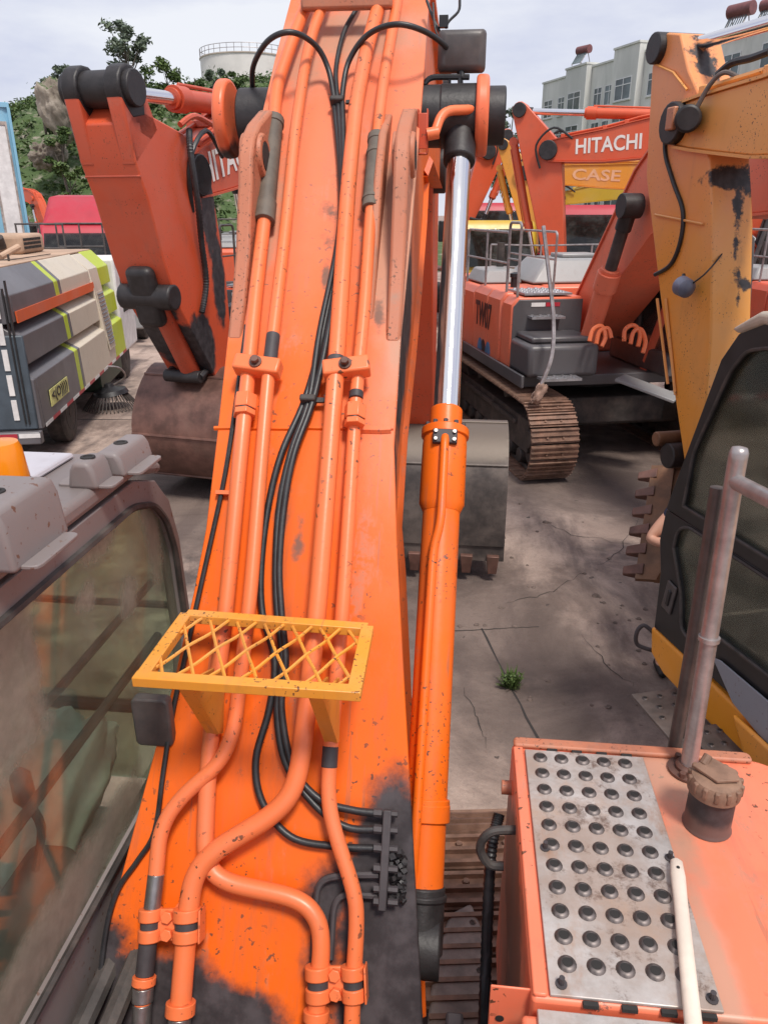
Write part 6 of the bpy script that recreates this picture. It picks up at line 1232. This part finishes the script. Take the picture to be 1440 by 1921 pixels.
# rear face
MB().box2((-2.2, -.03, .72), (-.05, .015, 2.0)).build('rear_door', simple('teal_grey', (.06, .08, .10), .5, 0, .2, 3), sw, bevel=.02)
m = MB(); [m.box2((-.16-.05*i, -.05, .8), (-.14-.05*i, -.01, 2.7-.1*i)) for i in range(2)]; m.build('rear_rib', M['black'], sw, kind='stuff')
for i in range(5): MB().box2((-.34, -.045, .86+i*.34), (-.27, -.03, 1.14+i*.34)).build('reflective_strip', M['white'], sw)
MB().box2((-2.1, -.10, .52), (-.02, .05, .70)).build('rear_bumper', M['sweep_grey'], sw, bevel=.02)
for i in range(6): MB().box2((-.02-.3*(i+1)+.02, -.106, .62), (-.02-.3*i, -.1, .68)).build('reflective_strip', M['red_truck' if i % 2 else 'white'], sw)
for i in range(16): MB().box2((.002, .15+i*.4, .705), (.006, .53+i*.4, .755)).build('reflective_strip', M['red_truck' if i % 2 else 'white'], sw)
cp2 = MB().box2((.001, .55, .90), (.010, 1.55, 1.14)).build('sign_plate', simple('pale_yellow_sign', (.62, .60, .22), .5), sw)
side_text(cp2, '<(O))))', .19, .86, (.010, 1.05, 1.02), (0, 1, 0), (0, 0, 1), M['letter_black'], off=.002)
MB().box2((-1.9, .3, .45), (-.35, 8.4, .68)).build('chassis', M['frame'], sw)
def wheel(par, x, y, r_, wd, label=None):
    w_ = MB().lathe((x-wd/2, y, r_), (1, 0, 0), [(r_*.62, 0), (r_*.9, .005), (r_, .04), (r_, wd-.04), (r_*.9, wd-.005), (r_*.62, wd)], 32).build('wheel', M['rubber_dust'], par, smooth=40)
    MB().lathe((x-wd/2-.005, y, r_), (1, 0, 0), [(r_*.2, .03), (r_*.5, .06), (r_*.60, .015), (r_*.62, .0), (r_*.62, wd+.01), (r_*.60, wd-.005), (r_*.5, wd-.05), (r_*.22, wd-.08), (r_*.18, wd+.01)], 28).build('rim', M['frame'], w_)
    return w_
for y in (1.95, 7.15):
    for x in (-.28, -1.95): wheel(sw, x, y, .48, .30)
ar_ = [( -.02, .0)]; MB().tube([(-.14, 1.95+math.cos(a)*.62, .48+math.sin(a)*.60) for a in [R(10+i*16) for i in range(11)]], .035, 6).build('mudguard', M['rubber_dust'], sw)
br_ = MB().lathe((.05, 4.15, .42), (.1, 0, -1), [(.08, -.06), (.10, 0), (.30, .06), (.34, .14)], 24).build('side_brush', M['black'], sw)
for i in range(44):
    a = 6.283*i/44; MB().cyl((.05+math.cos(a)*.28, 4.15+math.sin(a)*.28, .32), (.05+math.cos(a)*.52, 4.15+math.sin(a)*.52, .02), .012, n=4).build('bristle', M['frame'], br_)
MB().tube(crom([(-.2, 4.4, .75), (.16, 4.6, .7), (.22, 4.9, .45), (-.1, 5.0, .25)], 5), .02, 6).build('brush_hose', M['pole'], sw)
MB().box2((-.5, 4.2, .3), (-.1, 6.4, .66)).build('water_tank', simple('dark_green', (.03, .06, .035), .5), sw, bevel=.05)
cw = MB().prism([(6.75, .6), (8.5, .6), (8.65, 1.4), (8.35, 2.5), (8.2, 2.62), (6.75, 2.62)], 0, -2.15, -.08).build('cab', M['white'], sw, bevel=.06, seg=3)
MB().prism([(7.2, 1.45), (8.42, 1.45), (8.22, 2.3), (7.2, 2.3)], 0, -.08, -.07).build('side_window', M['glass_bg'], cw); MB().box2((-.06, 8.3, 1.5), (.12, 8.4, 2.1)).build('mirror', M['black'], cw, bevel=.03)
# ================================================================== tractor units in the background
def lorry(label, loc, yaw, col, s=1.0, box=None, hi=True):
    t = thing('lorry', label, 'truck', loc, yaw, None, s); mt = M[col]
    b = MB().prism([(0, .75), (1.95, .75), (2.1, 1.2), (2.05, 1.9), (1.78, 2.85), (1.6, 3.0), (0, 3.0)], 0, -1.22, 1.22).build('cab', mt, t, bevel=.16, seg=5)
    if hi: MB().loft([[(-1.1, 0, 3.0), (1.1, 0, 3.0), (1.0, 0, 3.72), (-1.0, 0, 3.72)], [(-1.1, .9, 3.0), (1.1, .9, 3.0), (1.0, .9, 3.66), (-1.0, .9, 3.66)], [(-1.1, 1.7, 2.98), (1.1, 1.7, 2.98), (.95, 1.45, 3.25), (-.95, 1.45, 3.25)]]).build('wind_deflector', mt, b, bevel=.08, seg=4)
    MB().hexa([(-1.08, 2.10, 1.78), (1.08, 2.10, 1.78), (1.08, 2.115, 1.78), (-1.08, 2.115, 1.78), (-1.02, 1.83, 2.78), (1.02, 1.83, 2.78), (1.02, 1.845, 2.78), (-1.02, 1.845, 2.78)]).build('windscreen', M['glass_bg'], b, bevel=.01)
    for sx in (-1, 1):
        MB().prism([(.75, 1.85), (1.85, 1.85), (1.62, 2.7), (.75, 2.7)], 0, sx*1.222, sx*1.232).build('side_window', M['glass_bg'], b); MB().box((sx*1.42, 2.0, 2.2), (.16, .12, .6)).build('mirror', M['black'], b, bevel=.03)
        MB().box((sx*.92, 2.13, 1.0), (.36, .06, .16)).build('headlight', M['white'], b, bevel=.02)
    m = MB(); [m.box((0, 2.14, 1.22+i*.1), (1.3, .03, .05)) for i in range(5)]; m.build('grille', M['black'], b, kind='stuff')
    MB().box2((-1.22, 1.95, .38), (1.22, 2.2, .82)).build('bumper', M['grey_hood'], t, bevel=.05)
    MB().box2((-.45, -4.5, .6), (.45, 1.6, .88)).build('chassis', M['frame'], t)
    for y in (1.2, -2.6, -3.9):
        for sx in (-1, 1): wheel(t, sx*1.02, y, .5, .3)
    if box: MB().box2((-1.22, -5.0, .95), (1.22, -.3, box[0])).build('cargo_box', M[box[1]], t, bevel=.04)
    return t
p = onaxis(150, 430, 1, 22.0); lorry('crimson lorry behind the sweeper truck, left of the raised orange arm', (p.x+.1, 23, 0), R(195), 'red_truck', 1.08)
p = onaxis(1090, 430, 1, 30.0); lorry('dark red lorry with pale windscreen under the amber lettered boom', (p.x+.3, 27, 0), R(172), 'red_truck', 1.25, None, False)
p = onaxis(1060, 430, 1, 34.0); lorry('bright red lorry far back, partly behind the orange arm', (p.x-.8, 36, 0), R(185), 'red_truck', 1.25, None, False)
p = onaxis(905, 450, 1, 26.0); lorry('yellow lorry cab behind the rails, right of the chrome rod', (p.x, 27, 0), R(190), 'lemon', 1.1, None, False)
p = onaxis(905, 430, 1, 33.0); lorry('red lorry roof showing above the yellow cab', (p.x+.2, 34, 0), R(180), 'red_truck', 1.3, None, False)
# guard rails in front of the crimson lorry
for i, (px, lb) in enumerate(((60, 'grey tubular guard rail behind the sweeper roof, beside the blue cabin'), (135, 'grey tubular guard rail in front of the crimson lorry'))):
    a = onaxis(px-28, 440, 1, 17.5+i); g_ = thing('guard_rail', lb, 'railing', (a.x, a.y, 0), R(4+6*i)); 
    for x in (0, .55, 1.1): MB().cyl((x, 0, 0), (x, 0, 3.28), .022, n=8).build('post', M['pole_dark'], g_)
    for z in (2.75, 3.28): MB().cyl((-.02, 0, z), (1.12, 0, z), .02, n=8).build('rail', M['pole_dark'], g_)
# rail of a machine behind the TW07 hood
g_ = thing('guard_rail', 'long pale guard rail across the yard behind the orange excavators', 'railing', (.6, 21.0, 0), 0)
for x in (0, 1.3, 2.6, 3.9): MB().cyl((x, 0, 0), (x, 0, 2.75), .025, n=8).build('post', M['pole'], g_)
for z in (1.6, 2.2, 2.75): MB().tube(crom([(0, 0, z), (1.3, .02, z-.02), (2.6, 0, z+.01), (3.9, 0, z)], 4), .022, 7).build('rail', M['pole'], g_)
# ================================================================== person beside the yellow cab (only an elbow shows)
def person():
    el = D(1216, 1012, 5.72)          # elbow
    base = Vector((el.x+.36, el.y+.06, 0)); rt = thing('person', 'person in a navy top with one bare elbow showing past the yellow cab', 'person', base)
    def skin(name, vs, es, rad, mat, root_i=0, lvl=2):
        me = bpy.data.meshes.new(name); me.from_pydata([tuple(Vector(v)) for v in vs], es, []); me.materials.append(mat); o = bpy.data.objects.new(name, me); COL.objects.link(o); o.parent = rt
        m = o.modifiers.new('skin', 'SKIN'); m.use_smooth_shade = True; sv = me.skin_vertices[0].data
        for i, r_ in enumerate(rad): sv[i].radius = r_ if isinstance(r_, tuple) else (r_, r_); sv[i].use_root = (i == root_i)
        o.modifiers.new('sub', 'SUBSURF').levels = lvl; o.modifiers['sub'].render_levels = lvl; return o
    sk_ = simple('skin', (.50, .27, .19), .55, 0, .08, 8, .05); nv = simple('navy_cloth', (.012, .017, .05), .9, 0, .3, 8, .3); tr = simple('grey_trousers', (.07, .07, .075), .9, 0, .3, 8, .3); hr = simple('black_hair', (.012, .010, .010), .6)
    e = el-base
    V = [(0, 0, .95), (0, 0, 1.15), (0, 0, 1.36), (0, 0, 1.48), (0, -.02, 1.58), (0, -.03, 1.68), (-.18, 0, 1.40), (e.x, e.y, e.z), (e.x+.20, e.y-.18, e.z+.02), (.18, 0, 1.40), (.27, .02, 1.12), (.22, -.2, 1.02), (-.10, 0, .90), (-.12, -.02, .50), (-.12, .0, .09), (-.12, -.12, .04), (.10, 0, .90), (.12, -.02, .50), (.12, 0, .09), (.12, -.12, .04)]
    E_ = [(0, 1), (1, 2), (2, 3), (3, 4), (4, 5), (2, 6), (6, 7), (7, 8), (2, 9), (9, 10), (10, 11), (0, 12), (12, 13), (13, 14), (14, 15), (0, 16), (16, 17), (17, 18), (18, 19)]
    Rr = [(.15, .11), (.14, .10), (.16, .11), .055, (.085, .10), (.075, .09), .065, .048, .034, .065, .046, .034, .085, .06, .042, .04, .085, .06, .042, .04]
    skin('body', V, E_, Rr, sk_)
    skin('shirt', [(0, 0, .92), (0, 0, 1.15), (0, 0, 1.38), (-.17, 0, 1.41), (e.x*.72, e.y*.72, e.z+.12), (.17, 0, 1.41), (.25, .015, 1.2)], [(0, 1), (1, 2), (2, 3), (3, 4), (2, 5), (5, 6)], [(.17, .13), (.165, .125), (.18, .13), .085, .068, .085, .07], nv)
    skin('trousers', [(0, 0, .94), (-.10, 0, .86), (-.12, -.02, .5), (-.12, 0, .12), (.10, 0, .86), (.12, -.02, .5), (.12, 0, .12)], [(0, 1), (1, 2), (2, 3), (0, 4), (4, 5), (5, 6)], [(.165, .125), .10, .078, .062, .10, .078, .062], tr)
    skin('hair', [(0, .01, 1.66), (0, .0, 1.74), (0, -.02, 1.78)], [(0, 1), (1, 2)], [(.088, .10), (.085, .10), (.05, .06)], hr)
    for k, h in enumerate((Vector((e.x+.20, e.y-.18, e.z+.02)), Vector((.22, -.2, 1.02)))):
        d = Vector((.7, -.7, .0)) if k == 0 else Vector((-.2, -.97, -.1)); s_ = Vector((0, 0, 1))
        for f in range(5):
            o0 = h+d*.02; off = (f-1.5)*.020
            if f == 4: P_ = [h, h+s_*.035+d*.02, h+s_*.055+d*.05]
            else: P_ = [h, h+d*.08+s_*off, h+d*(.115+.01*(f in (1, 2)))+s_*off, h+d*.13+s_*off+Vector((0, 0, -.02))]
            skin('finger', P_, [(i, i+1) for i in range(len(P_)-1)], [.02]+[.0095]*(len(P_)-2)+[.008], sk_, 0, 1)
    for sx in (-.12, .12): skin('shoe', [(sx, .05, .045), (sx, -.06, .05), (sx, -.18, .035)], [(0, 1), (1, 2)], [.045, .05, .035], hr)
    head = MB(); 
    for sx in (-.032, .032): MB().lathe((sx, -.112, 1.665), (0, -1, 0), [(.013, -.01), (.012, .002), (.004, .008)], 8).build('eye', M['white'], rt)
    MB().lathe((0, -.115, 1.625), (0, -1, -.3), [(.018, -.01), (.014, .012), (.006, .024)], 8).build('nose', sk_, rt); MB().box((0, -.113, 1.585), (.045, .012, .008)).build('mouth', simple('lips', (.35, .13, .10), .5), rt, bevel=.003)
    for sx in (-1, 1): MB().box((sx*.082, -.02, 1.64), (.018, .04, .06)).build('ear', sk_, rt, bevel=.008)
person()
